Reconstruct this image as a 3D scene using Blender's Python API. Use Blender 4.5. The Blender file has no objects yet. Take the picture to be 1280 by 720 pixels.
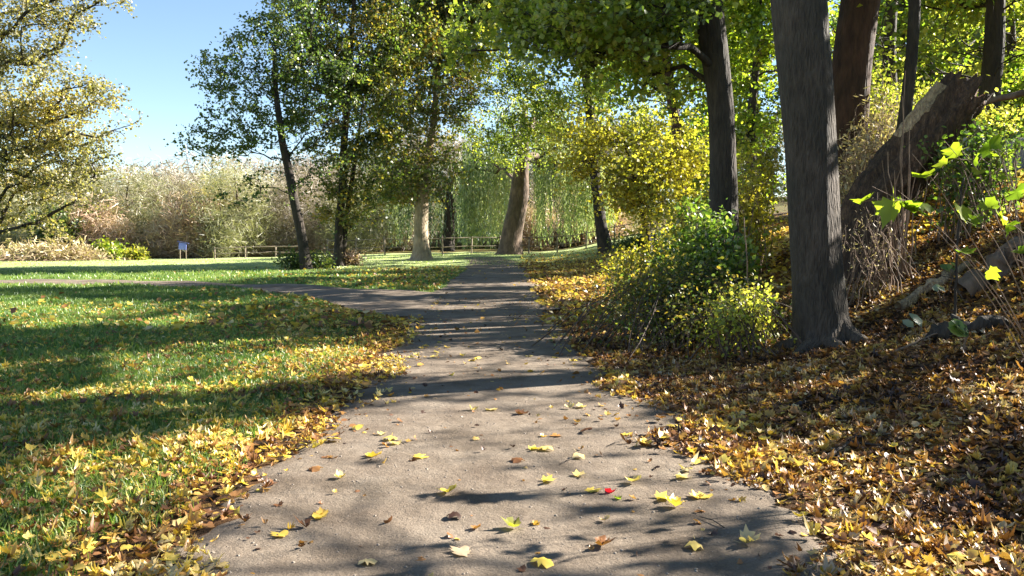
import bpy, math, numpy as np
from math import radians, sin, cos, pi
rs = np.random.RandomState(7)
scene = bpy.context.scene
COL = scene.collection
V = lambda *a: np.array(a, dtype=float)

# ------------------------------------------------------------------ camera
CAM = V(0, 0, 1.6); F = 1000.0; PIT = math.atan(60/1000.0)
FWD = V(0, cos(PIT), -sin(PIT)); UP = V(0, sin(PIT), cos(PIT)); RT = V(1, 0, 0)
def ray(px, py):
    return FWD + RT*(px-640)/F + UP*(360-py)/F
def pix(px, py, d):                      # world point on that sight line at world distance y = d
    r = ray(px, py); return CAM + r*(d/r[1])
def project(P):
    q = P - CAM; z = q@FWD
    z = np.where(z > .05, z, np.nan)
    return 640 + F*(q@RT)/z, 360 - F*(q@UP)/z
SUN_AZ = radians(69.0); SUN_EL = radians(29.0)   # azimuth clockwise from +Y
SUN = V(sin(SUN_AZ)*cos(SUN_EL), cos(SUN_AZ)*cos(SUN_EL), sin(SUN_EL))

# ------------------------------------------------------------------ terrain
def sstep(a, b, x):
    t = np.clip((x-a)/(b-a), 0, 1); return t*t*(3-2*t)
def H(x, y):
    x = np.asarray(x, float); y = np.asarray(y, float)
    s = 1 + (.42-1)*sstep(16, 42, y)
    u = np.maximum(x-1.75, 0)
    v = u-2.5; q = np.where(u < 2.5, .054*u*u, np.where(u < 5, .3375+.27*v+.07*v*v, 1.45+.56*(u-5)))*s
    bank = 7.5*(1-np.exp(-q/7.5))
    far = .55*sstep(38, 62, y)*sstep(-30, 0, x)
    und = .035*np.sin(x*.9+1.3)*np.sin(y*.7) + .02*np.sin(x*2.1+y*1.3)
    und = und*sstep(1.2, 3.2, np.abs(x+.1))
    hill = 3.2*sstep(82, 150, y)
    return bank + far + und + hill
def ground(px, py, off=0.0):
    r = ray(px, py); lo = 1.0
    for t in np.arange(1.5, 400, .05):
        p = CAM + r*t
        if p[2] <= H(p[0], p[1]):
            return V(p[0], p[1], float(H(p[0], p[1]))+off)
    return V(p[0], p[1], 0)
def foot(px, d, off=-.05):               # ground point under pixel column px at world distance d
    p = pix(px, 300, d); return V(p[0], d, float(H(p[0], d))+off)

# path centre line and half width
PC = np.array([(-6,.05),(0,.10),(4,.08),(7,-.12),(10,-.25),(16,-.6),(25,-.75),(32,-.8),(42,-.9),(50,-1.3),(56,-2.2)])
def pcx(y): return np.interp(y, PC[:,0], PC[:,1])
def phw(y): return np.interp(y, [3,6,10,16,30,45,56], [1.86,1.74,1.48,1.5,1.7,1.6,1.3])
BR = np.array([(-.6,17.5),(-2.6,21.3),(-5.5,25),(-8.8,27.8),(-13.5,30),(-20.5,31.5),(-30,32.5),(-45,33)])
def br_dist(x, y):
    x = np.asarray(x, float); y = np.asarray(y, float); best = np.full(x.shape, 1e9)
    for a, b in zip(BR[:-1], BR[1:]):
        ab = b-a; t = np.clip(((x-a[0])*ab[0]+(y-a[1])*ab[1])/(ab@ab), 0, 1)
        best = np.minimum(best, np.hypot(x-a[0]-t*ab[0], y-a[1]-t*ab[1])-1.1*np.exp(-((np.hypot(a[0]+t*ab[0]+.6, a[1]+t*ab[1]-17.5)-2)/5)**2))
    return best
def vnoise(x, y, f, seed=0):              # smooth value noise 0..1
    r = np.random.RandomState(seed).rand(64, 64)
    u = x*f+100; v = y*f+100
    i = np.floor(u).astype(int); j = np.floor(v).astype(int); a = u-i; b = v-j
    a = a*a*(3-2*a); b = b*b*(3-2*b)
    g = lambda p, q: r[p % 64, q % 64]
    return (g(i,j)*(1-a)+g(i+1,j)*a)*(1-b)+(g(i,j+1)*(1-a)+g(i+1,j+1)*a)*b

# ------------------------------------------------------------------ mesh helpers
def link(name, me, parent=None):
    o = bpy.data.objects.new(name, me); COL.objects.link(o)
    if parent is not None: o.parent = parent
    return o
def mesh_np(name, verts, faces, mat, attrs=None, smooth=False, parent=None):
    """faces: (M,k) array, or list of such arrays"""
    if not isinstance(faces, list): faces = [faces]
    faces = [f for f in faces if len(f)]
    me = bpy.data.meshes.new(name)
    verts = np.ascontiguousarray(verts, dtype=np.float32)
    me.vertices.add(len(verts)); me.vertices.foreach_set('co', verts.ravel())
    nl = sum(f.size for f in faces); nf = sum(len(f) for f in faces)
    me.loops.add(nl); me.polygons.add(nf)
    me.loops.foreach_set('vertex_index', np.concatenate([f.ravel() for f in faces]).astype(np.int32))
    sizes = np.concatenate([np.full(len(f), f.shape[1]) for f in faces])
    st = np.concatenate([[0], np.cumsum(sizes)[:-1]]).astype(np.int32)
    me.polygons.foreach_set('loop_start', st)
    if smooth: me.polygons.foreach_set('use_smooth', np.ones(nf, dtype=bool))
    me.update(calc_edges=True)
    for k, a in (attrs or {}).items():
        at = me.attributes.new(k, 'FLOAT', 'POINT' if k == 'edge' else 'FACE'); at.data.foreach_set('value', np.asarray(a, dtype=np.float32))
    me.materials.append(mat)
    return link(name, me, parent)
def thing(name, label, cat, loc=(0,0,0), group=None):
    o = bpy.data.objects.new(name, None); COL.objects.link(o); o.location = loc
    o.empty_display_size = .2
    return tag(o, label, cat, group)
def tag(o, label=None, cat=None, group=None, kind=None):
    if label: o['label'] = label
    if cat: o['category'] = cat
    if group: o['group'] = group
    if kind: o['kind'] = kind
    return o
class Tubes:
    """collects round limbs, each a polyline with a radius per point"""
    def __init__(s): s.v = []; s.f = []; s.n = 0
    def add(s, pts, rad, sides=6, wob=0.0, seed=0, cap=True):
        pts = np.asarray(pts, float); rad = np.asarray(rad, float); k = len(pts)
        tan = np.gradient(pts, axis=0); tan /= np.linalg.norm(tan, axis=1)[:,None]+1e-9
        ref = V(1,0,0) if abs(tan[0][0]) < .8 else V(0,1,0)
        u = np.cross(tan, ref); u /= np.linalg.norm(u, axis=1)[:,None]+1e-9
        w = np.cross(tan, u)
        a = np.arange(sides)*2*pi/sides
        R = rad[:,None]*np.ones((1, sides))
        if wob:
            z = np.arange(k)[:,None]*.9
            R = R*(1+wob*(np.sin(a[None]*3+z*.35+seed)+.6*np.sin(a[None]*5-z*.5+seed*2)+.5*np.sin(a[None]*2+z*.22+seed*3)))
        ring = pts[:,None,:] + R[:,:,None]*(np.cos(a)[None,:,None]*u[:,None,:]+np.sin(a)[None,:,None]*w[:,None,:])
        s.v.append(ring.reshape(-1,3))
        i = np.arange(k-1)[:,None]*sides; j = np.arange(sides)[None]; jn = (j+1) % sides
        f = np.stack([i+j, i+jn, i+sides+jn, i+sides+j], -1).reshape(-1,4)+s.n
        s.f.append(f); s.n += k*sides
        if cap and sides == 4 or cap:
            c = pts[-1]+tan[-1]*rad[-1]*.3; s.v.append(c[None])
            last = (k-1)*sides + s.n - k*sides
            s.f.append(np.array([[last+q, last+(q+1) % sides, s.n, s.n] for q in range(sides)]))
            s.n += 1
    def build(s, name, mat, parent=None, origin=None):
        v = np.concatenate(s.v)
        if origin is not None: v = v-origin
        q = np.concatenate(s.f); tri = q[:,2] == q[:,3]
        return mesh_np(name, v, [q[~tri], q[tri][:,:3]], mat, smooth=True, parent=parent)

# ---- leaf templates (x across, y along from stalk to tip, z up)
T_SIMPLE = (np.array([(0,0,0),(-.5,.5,.14),(0,1,-.04),(.5,.5,.14)]), np.array([(0,2,1),(0,3,2)]))
T_OVAL = (np.array([(0,0,0),(-.34,.3,.08),(-.3,.7,.06),(0,1,-.08),(.3,.7,.06),(.34,.3,.08)]), np.array([(0,3,2),(0,2,1),(0,4,3),(0,5,4)]))
T_LONG = (np.array([(0,0,0),(-.5,.4,.1),(0,1,0),(.5,.4,.1)])*V(.22,1,.3), np.array([(0,2,1),(0,3,2)]))
T_SLIVER = (np.array([(-.5,0,0),(.5,0,0),(0,1,0)])*V(.06,1,1), np.array([(0,1,2)]))
def maple_template(curl, seed):
    r = np.random.RandomState(seed)
    out = [(-.07,.0),(-.30,-.08),(-.36,.07),(-.55,.18),(-.46,.36),(-.50,.62),(-.28,.66),(-.10,.92),(0,1.0),(.12,.86),(.28,.66),(.50,.62),(.46,.36),(.55,.18),(.36,.07),(.30,-.08),(.07,.0)]
    v = [(0,.28,0)]+[(x*(1+.16*r.randn()), y*(1+.12*r.randn())+.03*r.randn(), 0) for x, y in out]
    v = np.array(v)
    d2 = (v[:,0]**2+(v[:,1]-.35)**2)
    v[:,2] = curl*d2*1.1 + .05*r.randn(len(v)) + .25*curl*np.abs(v[:,0])
    n = len(out)
    f = [(0, i+1, i+2) for i in range(n-1)]+[(0, n, 1)]
    # stalk
    b = len(v); v = np.vstack([v, [(-.018,.02,0),(.018,.02,0),(.05,-.5,.1+.1*r.rand())]]); f.append((b, b+1, b+2))
    return v, np.array(f)
MAPLES = [maple_template(c, i) for i, c in enumerate((.2,.6,-.5,1.0,-.8,.4,-.25,1.3))]
def crumple(seed, fold):
    r = np.random.RandomState(100+seed); v, f = maple_template(.3, 50+seed); v = v.copy()
    v[:,0] *= .55+.5*r.rand(); v[:,2] += fold*np.abs(v[:,0]); v[1:,:2] *= (1+.18*r.randn(len(v)-1))[:,None]
    v[:,2] += .10*r.randn(len(v)); c = (v[:,1]-.3); v[:,2] += (r.rand()-.3)*1.2*c*c
    a = r.choice(len(f)-1, 3, replace=False)        # torn: a few slices missing
    return v, np.delete(f, a, 0)
CRUMPLED = [crumple(i, c) for i, c in enumerate((.9, 1.5, -1.0, .5, 1.2, -.6, .2, .1))]
def rot_from(nrm, spin):
    """rotation matrices with z along nrm, spun about it"""
    n = nrm/np.linalg.norm(nrm, axis=1)[:,None]
    ref = np.where(np.abs(n[:,2:3]) < .95, np.array([[0,0,1.]]), np.array([[1.,0,0]]))
    a = np.cross(ref, n); a /= np.linalg.norm(a, axis=1)[:,None]
    b = np.cross(n, a)
    c, s = np.cos(spin)[:,None], np.sin(spin)[:,None]
    x = a*c+b*s; y = -a*s+b*c
    return np.stack([x, y, n], -1)       # columns
def scatter(P, R, S, tmpl, rnd):
    """returns verts, faces, per-face rnd"""
    T, Fc = tmpl; n, k = len(P), len(T)
    S = np.asarray(S)
    if S.ndim == 1: S = S[:,None]
    v = np.einsum('nij,kj->nki', R, T)*S[:,None,:] + P[:,None,:]
    f = (Fc[None]+(np.arange(n)*k)[:,None,None]).reshape(-1, Fc.shape[1])
    return v.reshape(-1,3), f, np.repeat(rnd, len(Fc))
def join(parts):
    vs, fs, rr, n = [], [], [], 0
    for v, f, r in parts:
        vs.append(v); fs.append(f+n); rr.append(r); n += len(v)
    return np.concatenate(vs), np.concatenate(fs), np.concatenate(rr)

# ------------------------------------------------------------------ materials
def newmat(name):
    m = bpy.data.materials.new(name); m.use_nodes = True; nt = m.node_tree; nt.nodes.clear()
    return m, nt, nt.nodes, nt.links
def ramp(nodes, cols, interp='LINEAR', pos=None):
    r = nodes.new('ShaderNodeValToRGB'); cr = r.color_ramp; cr.interpolation = interp
    n = len(cols)
    while len(cr.elements) < n: cr.elements.new(.5)
    for i, c in enumerate(cols):
        cr.elements[i].position = pos[i] if pos else i/max(1, n-1)
        cr.elements[i].color = (*c, 1)
    return r
def leaf_mat(name, cols, trans=.45, tcols=None, clump=.6, tint=(1,1,1), gloss=.06):
    """thin leaves: reflected and transmitted light, colour by leaf and by clump"""
    m, nt, N, L = newmat(name)
    at = N.new('ShaderNodeAttribute'); at.attribute_name = 'rnd'
    geo = N.new('ShaderNodeNewGeometry')
    no = N.new('ShaderNodeTexNoise'); no.inputs['Scale'].default_value = clump; no.inputs['Detail'].default_value = 1
    L.new(geo.outputs['Position'], no.inputs['Vector'])
    ma = N.new('ShaderNodeMath'); ma.operation = 'MULTIPLY_ADD'; ma.inputs[1].default_value = 1.5; ma.inputs[2].default_value = -.75
    L.new(no.outputs['Fac'], ma.inputs[0])
    ad = N.new('ShaderNodeMath'); ad.operation = 'ADD'; ad.use_clamp = True
    L.new(at.outputs['Fac'], ad.inputs[0]); L.new(ma.outputs[0], ad.inputs[1])
    r = ramp(N, cols); L.new(ad.outputs[0], r.inputs[0])
    r2 = ramp(N, tcols or [(min(1, c[0]*1.5), min(1, c[1]*1.6), c[2]*.8) for c in cols]); L.new(ad.outputs[0], r2.inputs[0])
    d = N.new('ShaderNodeBsdfDiffuse'); L.new(r.outputs[0], d.inputs[0])
    t = N.new('ShaderNodeBsdfTranslucent'); L.new(r2.outputs[0], t.inputs[0])
    mx = N.new('ShaderNodeMixShader'); mx.inputs[0].default_value = trans
    L.new(d.outputs[0], mx.inputs[1]); L.new(t.outputs[0], mx.inputs[2])
    g = N.new('ShaderNodeBsdfGlossy'); g.inputs['Roughness'].default_value = .45; g.inputs[0].default_value = (.8,.8,.8,1)
    m2 = N.new('ShaderNodeMixShader'); m2.inputs[0].default_value = gloss
    L.new(mx.outputs[0], m2.inputs[1]); L.new(g.outputs[0], m2.inputs[2])
    o = N.new('ShaderNodeOutputMaterial'); L.new(m2.outputs[0], o.inputs[0])
    return m
def bark_mat(name, c1, c2, scale=6, stretch=.25, bump=.6, c3=None):
    m, nt, N, L = newmat(name)
    geo = N.new('ShaderNodeNewGeometry'); mp = N.new('ShaderNodeMapping'); mp.inputs['Scale'].default_value = (scale, scale, scale*stretch)
    L.new(geo.outputs['Position'], mp.inputs['Vector'])
    no = N.new('ShaderNodeTexNoise'); no.inputs['Scale'].default_value = 1.5; no.inputs['Detail'].default_value = 6; no.inputs['Roughness'].default_value = .65
    L.new(mp.outputs[0], no.inputs['Vector'])
    vo = N.new('ShaderNodeTexVoronoi'); vo.feature = 'DISTANCE_TO_EDGE'; vo.inputs['Scale'].default_value = 2.2
    L.new(mp.outputs[0], vo.inputs['Vector'])
    cols = [c1, tuple((a+b)/2 for a, b in zip(c1, c2)), c2]
    if c3: cols = [c1, c2, c3]
    r = ramp(N, cols, pos=[.3,.5,.7]); L.new(no.outputs['Fac'], r.inputs[0])
    big = N.new('ShaderNodeTexNoise'); big.inputs['Scale'].default_value = 1.4; big.inputs['Detail'].default_value = 3
    L.new(geo.outputs['Position'], big.inputs['Vector'])
    br = ramp(N, [(.7,.72,.66),(1.2,1.15,1.1)], pos=[.35,.65]); L.new(big.outputs['Fac'], br.inputs[0])
    mul = N.new('ShaderNodeMixRGB'); mul.blend_type = 'MULTIPLY'; mul.inputs[0].default_value = 1
    L.new(r.outputs[0], mul.inputs[1]); L.new(br.outputs[0], mul.inputs[2])
    b = N.new('ShaderNodeBsdfPrincipled'); b.inputs['Roughness'].default_value = .9
    L.new(mul.outputs[0], b.inputs['Base Color'])
    ad = N.new('ShaderNodeMath'); ad.operation = 'MULTIPLY_ADD'; ad.inputs[1].default_value = 1.2
    L.new(vo.outputs['Distance'], ad.inputs[0]); L.new(no.outputs['Fac'], ad.inputs[2])
    bp = N.new('ShaderNodeBump'); bp.inputs['Strength'].default_value = bump; bp.inputs['Distance'].default_value = .04
    L.new(ad.outputs[0], bp.inputs['Height']); L.new(bp.outputs[0], b.inputs['Normal'])
    o = N.new('ShaderNodeOutputMaterial'); L.new(b.outputs[0], o.inputs[0])
    return m
def plain_mat(name, c, rough=.7, var=.25, scale=5):
    m, nt, N, L = newmat(name)
    geo = N.new('ShaderNodeNewGeometry')
    no = N.new('ShaderNodeTexNoise'); no.inputs['Scale'].default_value = scale; no.inputs['Detail'].default_value = 5
    L.new(geo.outputs['Position'], no.inputs['Vector'])
    r = ramp(N, [tuple(x*(1-var) for x in c), tuple(min(1, x*(1+var)) for x in c)], pos=[.3,.7]); L.new(no.outputs['Fac'], r.inputs[0])
    b = N.new('ShaderNodeBsdfPrincipled'); b.inputs['Roughness'].default_value = rough
    L.new(r.outputs[0], b.inputs['Base Color'])
    o = N.new('ShaderNodeOutputMaterial'); L.new(b.outputs[0], o.inputs[0])
    return m

def ground_mat():
    m, nt, N, L = newmat('ground_turf_and_leaf_soil')
    geo = N.new('ShaderNodeNewGeometry'); pos = geo.outputs['Position']
    def noise(s, d=4, rgh=.55, sc=None):
        n = N.new('ShaderNodeTexNoise'); n.inputs['Scale'].default_value = s; n.inputs['Detail'].default_value = d; n.inputs['Roughness'].default_value = rgh
        if sc:
            mp = N.new('ShaderNodeMapping'); mp.inputs['Scale'].default_value = sc; L.new(pos, mp.inputs[0]); L.new(mp.outputs[0], n.inputs['Vector'])
        else: L.new(pos, n.inputs['Vector'])
        return n.outputs['Fac']
    g1 = ramp(N, [(.045,.085,.018),(.09,.15,.03),(.16,.22,.05),(.22,.27,.09)], pos=[.3,.45,.6,.75]); L.new(noise(9, 6, .7), g1.inputs[0])
    g2 = ramp(N, [(.75,.8,.7),(1.25,1.15,1.0)], pos=[.35,.65]); L.new(noise(.5, 3), g2.inputs[0])
    gm = N.new('ShaderNodeMixRGB'); gm.blend_type = 'MULTIPLY'; gm.inputs[0].default_value = 1; L.new(g1.outputs[0], gm.inputs[1]); L.new(g2.outputs[0], gm.inputs[2])
    pa = N.new('ShaderNodeAttribute'); pa.attribute_name = 'pale'  # far lawn: sunlit brightness mixed into the turf colour
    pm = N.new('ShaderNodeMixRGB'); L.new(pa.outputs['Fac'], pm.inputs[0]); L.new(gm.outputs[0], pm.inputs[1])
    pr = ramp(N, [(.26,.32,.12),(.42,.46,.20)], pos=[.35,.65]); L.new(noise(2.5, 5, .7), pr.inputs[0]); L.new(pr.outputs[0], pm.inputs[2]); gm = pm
    # leaf mould
    vo = N.new('ShaderNodeTexVoronoi'); vo.inputs['Scale'].default_value = 11; L.new(pos, vo.inputs['Vector'])
    sep = N.new('ShaderNodeSeparateColor'); L.new(vo.outputs['Color'], sep.inputs[0])
    l1 = ramp(N, [(.025,.014,.007),(.07,.035,.014),(.16,.085,.03),(.30,.17,.05),(.09,.05,.03)], 'CONSTANT', [0,.25,.5,.72,.86]); L.new(sep.outputs[0], l1.inputs[0])
    fl = N.new('ShaderNodeAttribute'); fl.attribute_name = 'leafy'
    ad = N.new('ShaderNodeMath'); ad.operation = 'ADD'; L.new(fl.outputs['Fac'], ad.inputs[0])
    sb = N.new('ShaderNodeMath'); sb.operation = 'MULTIPLY_ADD'; sb.inputs[1].default_value = 1.3; sb.inputs[2].default_value = -.65; L.new(noise(3, 5, .7), sb.inputs[0])
    L.new(sb.outputs[0], ad.inputs[1])
    cr = ramp(N, [(0,0,0),(1,1,1)], pos=[.42,.58]); L.new(ad.outputs[0], cr.inputs[0])
    mx = N.new('ShaderNodeMixRGB'); L.new(cr.outputs[0], mx.inputs[0]); L.new(gm.outputs[0], mx.inputs[1]); L.new(l1.outputs[0], mx.inputs[2])
    b = N.new('ShaderNodeBsdfPrincipled'); b.inputs['Roughness'].default_value = .95; b.inputs['Specular IOR Level'].default_value = .15
    L.new(mx.outputs[0], b.inputs['Base Color'])
    bp = N.new('ShaderNodeBump'); bp.inputs['Strength'].default_value = 1; bp.inputs['Distance'].default_value = .06
    L.new(noise(14, 5, .8), bp.inputs['Height']); L.new(bp.outputs[0], b.inputs['Normal'])
    o = N.new('ShaderNodeOutputMaterial'); L.new(b.outputs[0], o.inputs[0])
    return m
def path_mat():
    m, nt, N, L = newmat('trodden_gravelly_dirt')
    geo = N.new('ShaderNodeNewGeometry'); pos = geo.outputs['Position']
    def noise(s, d=4, rgh=.55):
        n = N.new('ShaderNodeTexNoise'); n.inputs['Scale'].default_value = s; n.inputs['Detail'].default_value = d; n.inputs['Roughness'].default_value = rgh
        L.new(pos, n.inputs['Vector']); return n.outputs['Fac']
    a = ramp(N, [(.115,.086,.062),(.175,.137,.102),(.24,.196,.150)], pos=[.3,.5,.72]); L.new(noise(1.6, 8, .68), a.inputs[0])
    grit = ramp(N, [(.5,.48,.46),(1,1,1),(1.3,1.28,1.25)], pos=[.28,.5,.74]); L.new(noise(75, 3, .8), grit.inputs[0])
    mu = N.new('ShaderNodeMixRGB'); mu.blend_type = 'MULTIPLY'; mu.inputs[0].default_value = .85; L.new(a.outputs[0], mu.inputs[1]); L.new(grit.outputs[0], mu.inputs[2])
    st0 = ramp(N, [(.62,.60,.57),(1,1,1),(1.12,1.12,1.12)], pos=[.36,.5,.66]); L.new(noise(.9, 6, .7), st0.inputs[0])
    mu0 = N.new('ShaderNodeMixRGB'); mu0.blend_type = 'MULTIPLY'; mu0.inputs[0].default_value = .8; L.new(mu.outputs[0], mu0.inputs[1]); L.new(st0.outputs[0], mu0.inputs[2]); mu = mu0
    # small stones
    vo = N.new('ShaderNodeTexVoronoi'); vo.inputs['Scale'].default_value = 34; L.new(pos, vo.inputs['Vector'])
    st = ramp(N, [(1,1,1),(0,0,0)], pos=[.12,.2]); L.new(vo.outputs['Distance'], st.inputs[0])
    sep = N.new('ShaderNodeSeparateColor'); L.new(vo.outputs['Color'], sep.inputs[0])
    sel = ramp(N, [(0,0,0),(1,1,1)], 'CONSTANT', [0,.72]); L.new(sep.outputs[0], sel.inputs[0])
    ms = N.new('ShaderNodeMath'); ms.operation = 'MULTIPLY'; L.new(st.outputs[0], ms.inputs[0]); L.new(sel.outputs[0], ms.inputs[1])
    sc = ramp(N, [(.09,.075,.06),(.29,.25,.21)]); L.new(sep.outputs[1], sc.inputs[0])
    m2 = N.new('ShaderNodeMixRGB'); L.new(ms.outputs[0], m2.inputs[0]); L.new(mu.outputs[0], m2.inputs[1]); L.new(sc.outputs[0], m2.inputs[2])
    ea = N.new('ShaderNodeAttribute'); ea.attribute_name = 'edge'
    em = N.new('ShaderNodeMath'); em.operation = 'MULTIPLY_ADD'; em.inputs[1].default_value = .55; L.new(noise(4.5, 7, .72), em.inputs[0]); L.new(ea.outputs['Fac'], em.inputs[2])
    er = ramp(N, [(0,0,0),(1,1,1)], pos=[1.0,1.16])
    L.new(em.outputs[0], er.inputs[0])
    sl = ramp(N, [(.045,.028,.016),(.11,.07,.042),(.17,.12,.07)], pos=[.3,.5,.7]); L.new(noise(22, 5, .75), sl.inputs[0])
    m3 = N.new('ShaderNodeMixRGB'); L.new(er.outputs[0], m3.inputs[0]); L.new(m2.outputs[0], m3.inputs[1]); L.new(sl.outputs[0], m3.inputs[2])
    b = N.new('ShaderNodeBsdfPrincipled'); b.inputs['Roughness'].default_value = .93; b.inputs['Specular IOR Level'].default_value = .2
    L.new(m3.outputs[0], b.inputs['Base Color'])
    h = N.new('ShaderNodeMath'); h.operation = 'MULTIPLY_ADD'; h.inputs[1].default_value = .5; L.new(ms.outputs[0], h.inputs[0]); L.new(noise(42, 6, .75), h.inputs[2])
    h2 = N.new('ShaderNodeMath'); h2.operation = 'MULTIPLY_ADD'; h2.inputs[1].default_value = 2.2; L.new(noise(5, 4, .6), h2.inputs[0]); L.new(h.outputs[0], h2.inputs[2])
    bp = N.new('ShaderNodeBump'); bp.inputs['Strength'].default_value = .8; bp.inputs['Distance'].default_value = .02
    L.new(h2.outputs[0], bp.inputs['Height']); L.new(bp.outputs[0], b.inputs['Normal'])
    o = N.new('ShaderNodeOutputMaterial'); L.new(b.outputs[0], o.inputs[0])
    return m

M = {}
M['ground'] = ground_mat(); M['path'] = path_mat()
M['litter'] = leaf_mat('fallen_leaf_mix', [(.035,.016,.010),(.070,.030,.016),(.14,.060,.024),(.24,.105,.038),(.33,.16,.052),(.42,.23,.06),(.54,.37,.09),(.42,.31,.20)], trans=.22, clump=1.2, gloss=.05)
M['litter_yellow'] = leaf_mat('fallen_yellow_leaf_mix', [(.12,.05,.02),(.24,.11,.04),(.40,.21,.06),(.60,.40,.07),(.70,.52,.09),(.62,.48,.24)], trans=.25, clump=1.0, gloss=.05)
M['grass'] = leaf_mat('grass_blades', [(.05,.105,.014),(.09,.17,.024),(.15,.25,.04),(.28,.31,.09)], trans=.4, clump=.5)
M['leaf_dark'] = leaf_mat('dark_green_leaves', [(.035,.065,.018),(.065,.11,.026),(.11,.155,.035),(.20,.21,.05)], trans=.5, clump=.45)
M['leaf_mid'] = leaf_mat('olive_green_leaves', [(.09,.14,.02),(.17,.225,.03),(.28,.32,.045),(.44,.40,.07)], trans=.6, clump=.4)
M['leaf_lime'] = leaf_mat('lime_green_leaves', [(.09,.15,.015),(.17,.26,.025),(.28,.35,.035),(.42,.42,.05)], trans=.58, clump=.5)
M['leaf_gold'] = leaf_mat('golden_yellow_leaves', [(.13,.16,.025),(.27,.27,.04),(.42,.37,.045),(.55,.45,.06)], trans=.55, clump=.5)
M['leaf_pale'] = leaf_mat('pale_yellow_green_leaves', [(.22,.26,.04),(.34,.36,.06),(.48,.46,.09),(.60,.52,.14)], trans=.6, clump=.6)
M['leaf_autumn'] = leaf_mat('sparse_autumn_leaves', [(.09,.095,.045),(.19,.18,.08),(.32,.28,.11),(.50,.38,.11)], trans=.5, clump=.35)
M['leaf_orange'] = leaf_mat('olive_and_orange_leaves', [(.05,.085,.018),(.10,.14,.025),(.20,.19,.035),(.40,.27,.05)], trans=.55, clump=.4)
M['leaf_bright'] = leaf_mat('glossy_bright_green_leaves', [(.05,.09,.015),(.09,.16,.022),(.17,.25,.035),(.32,.36,.09)], trans=.45, clump=1.5, gloss=.06)
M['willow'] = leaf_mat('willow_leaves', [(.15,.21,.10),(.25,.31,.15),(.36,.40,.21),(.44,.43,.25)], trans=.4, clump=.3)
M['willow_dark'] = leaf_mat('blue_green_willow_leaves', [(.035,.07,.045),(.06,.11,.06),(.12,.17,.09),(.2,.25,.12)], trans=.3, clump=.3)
M['twig_tan'] = leaf_mat('tan_bare_twigs', [(.20,.155,.125),(.29,.235,.19),(.38,.315,.255),(.34,.31,.21)], trans=.2, clump=.12)
M['twig_olive'] = leaf_mat('olive_twigs_and_leaves', [(.16,.17,.09),(.25,.25,.14),(.34,.32,.19),(.36,.32,.20)], trans=.3, clump=.15)
M['twig_yellow'] = leaf_mat('yellow_thinning_leaves', [(.42,.34,.12),(.56,.45,.15),(.64,.52,.17),(.60,.45,.20)], trans=.35, clump=.2)
M['twig_pink'] = leaf_mat('russet_twigs', [(.30,.19,.13),(.44,.29,.20),(.52,.37,.25),(.48,.40,.27)], trans=.2, clump=.2)
M['reed'] = leaf_mat('dry_reeds', [(.30,.22,.12),(.42,.32,.19),(.52,.42,.26),(.46,.38,.2)], trans=.25, clump=.8)
M['dead_stem'] = plain_mat('dead_pale_stems', (.19,.125,.080), .85)
M['bramble_stem'] = plain_mat('brown_bramble_stems', (.085,.055,.038), .8)
M['bark_grey'] = bark_mat('grey_brown_smooth_bark', (.028,.020,.014), (.085,.068,.053), 13, .22, .9)
M['bark_dark'] = bark_mat('dark_fissured_bark', (.018,.013,.010), (.065,.050,.038), 7, .22, .9)
M['bark_red'] = bark_mat('red_brown_bark', (.030,.014,.009), (.10,.050,.030), 6, .22, .8)
M['bark_pale'] = bark_mat('pale_tan_bark', (.22,.16,.10), (.42,.34,.25), 4, .3, .7)
M['bark_tan'] = bark_mat('brown_ridged_bark', (.06,.04,.028), (.20,.14,.10), 3.5, .25, 1)
M['rot'] = bark_mat('rotten_reddish_wood', (.020,.011,.007), (.075,.042,.026), 10, .35, 1, (.17,.10,.06))
M['wood_pale'] = bark_mat('lightened_bare_wood', (.16,.10,.06), (.60,.45,.29), 14, .35, .9)  # bare wood, lightened in place of sun on the log's upper side
M['fence'] = plain_mat('weathered_fence_wood', (.24,.19,.14), .9, .35, 3)
M['blue'] = plain_mat('pale_blue_paint', (.16,.20,.60), .5, .1, 2)
M['navy'] = plain_mat('dark_blue_paint', (.05,.06,.16), .5, .1, 2)
M['rail'] = plain_mat('dark_grey_metal', (.06,.065,.06), .5)
M['grit'] = plain_mat('small_brownish_stones', (.21,.175,.14), .85, .4, 60)
M['stone'] = plain_mat('pale_grey_stone', (.36,.36,.38), .8, .2, 8)

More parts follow.
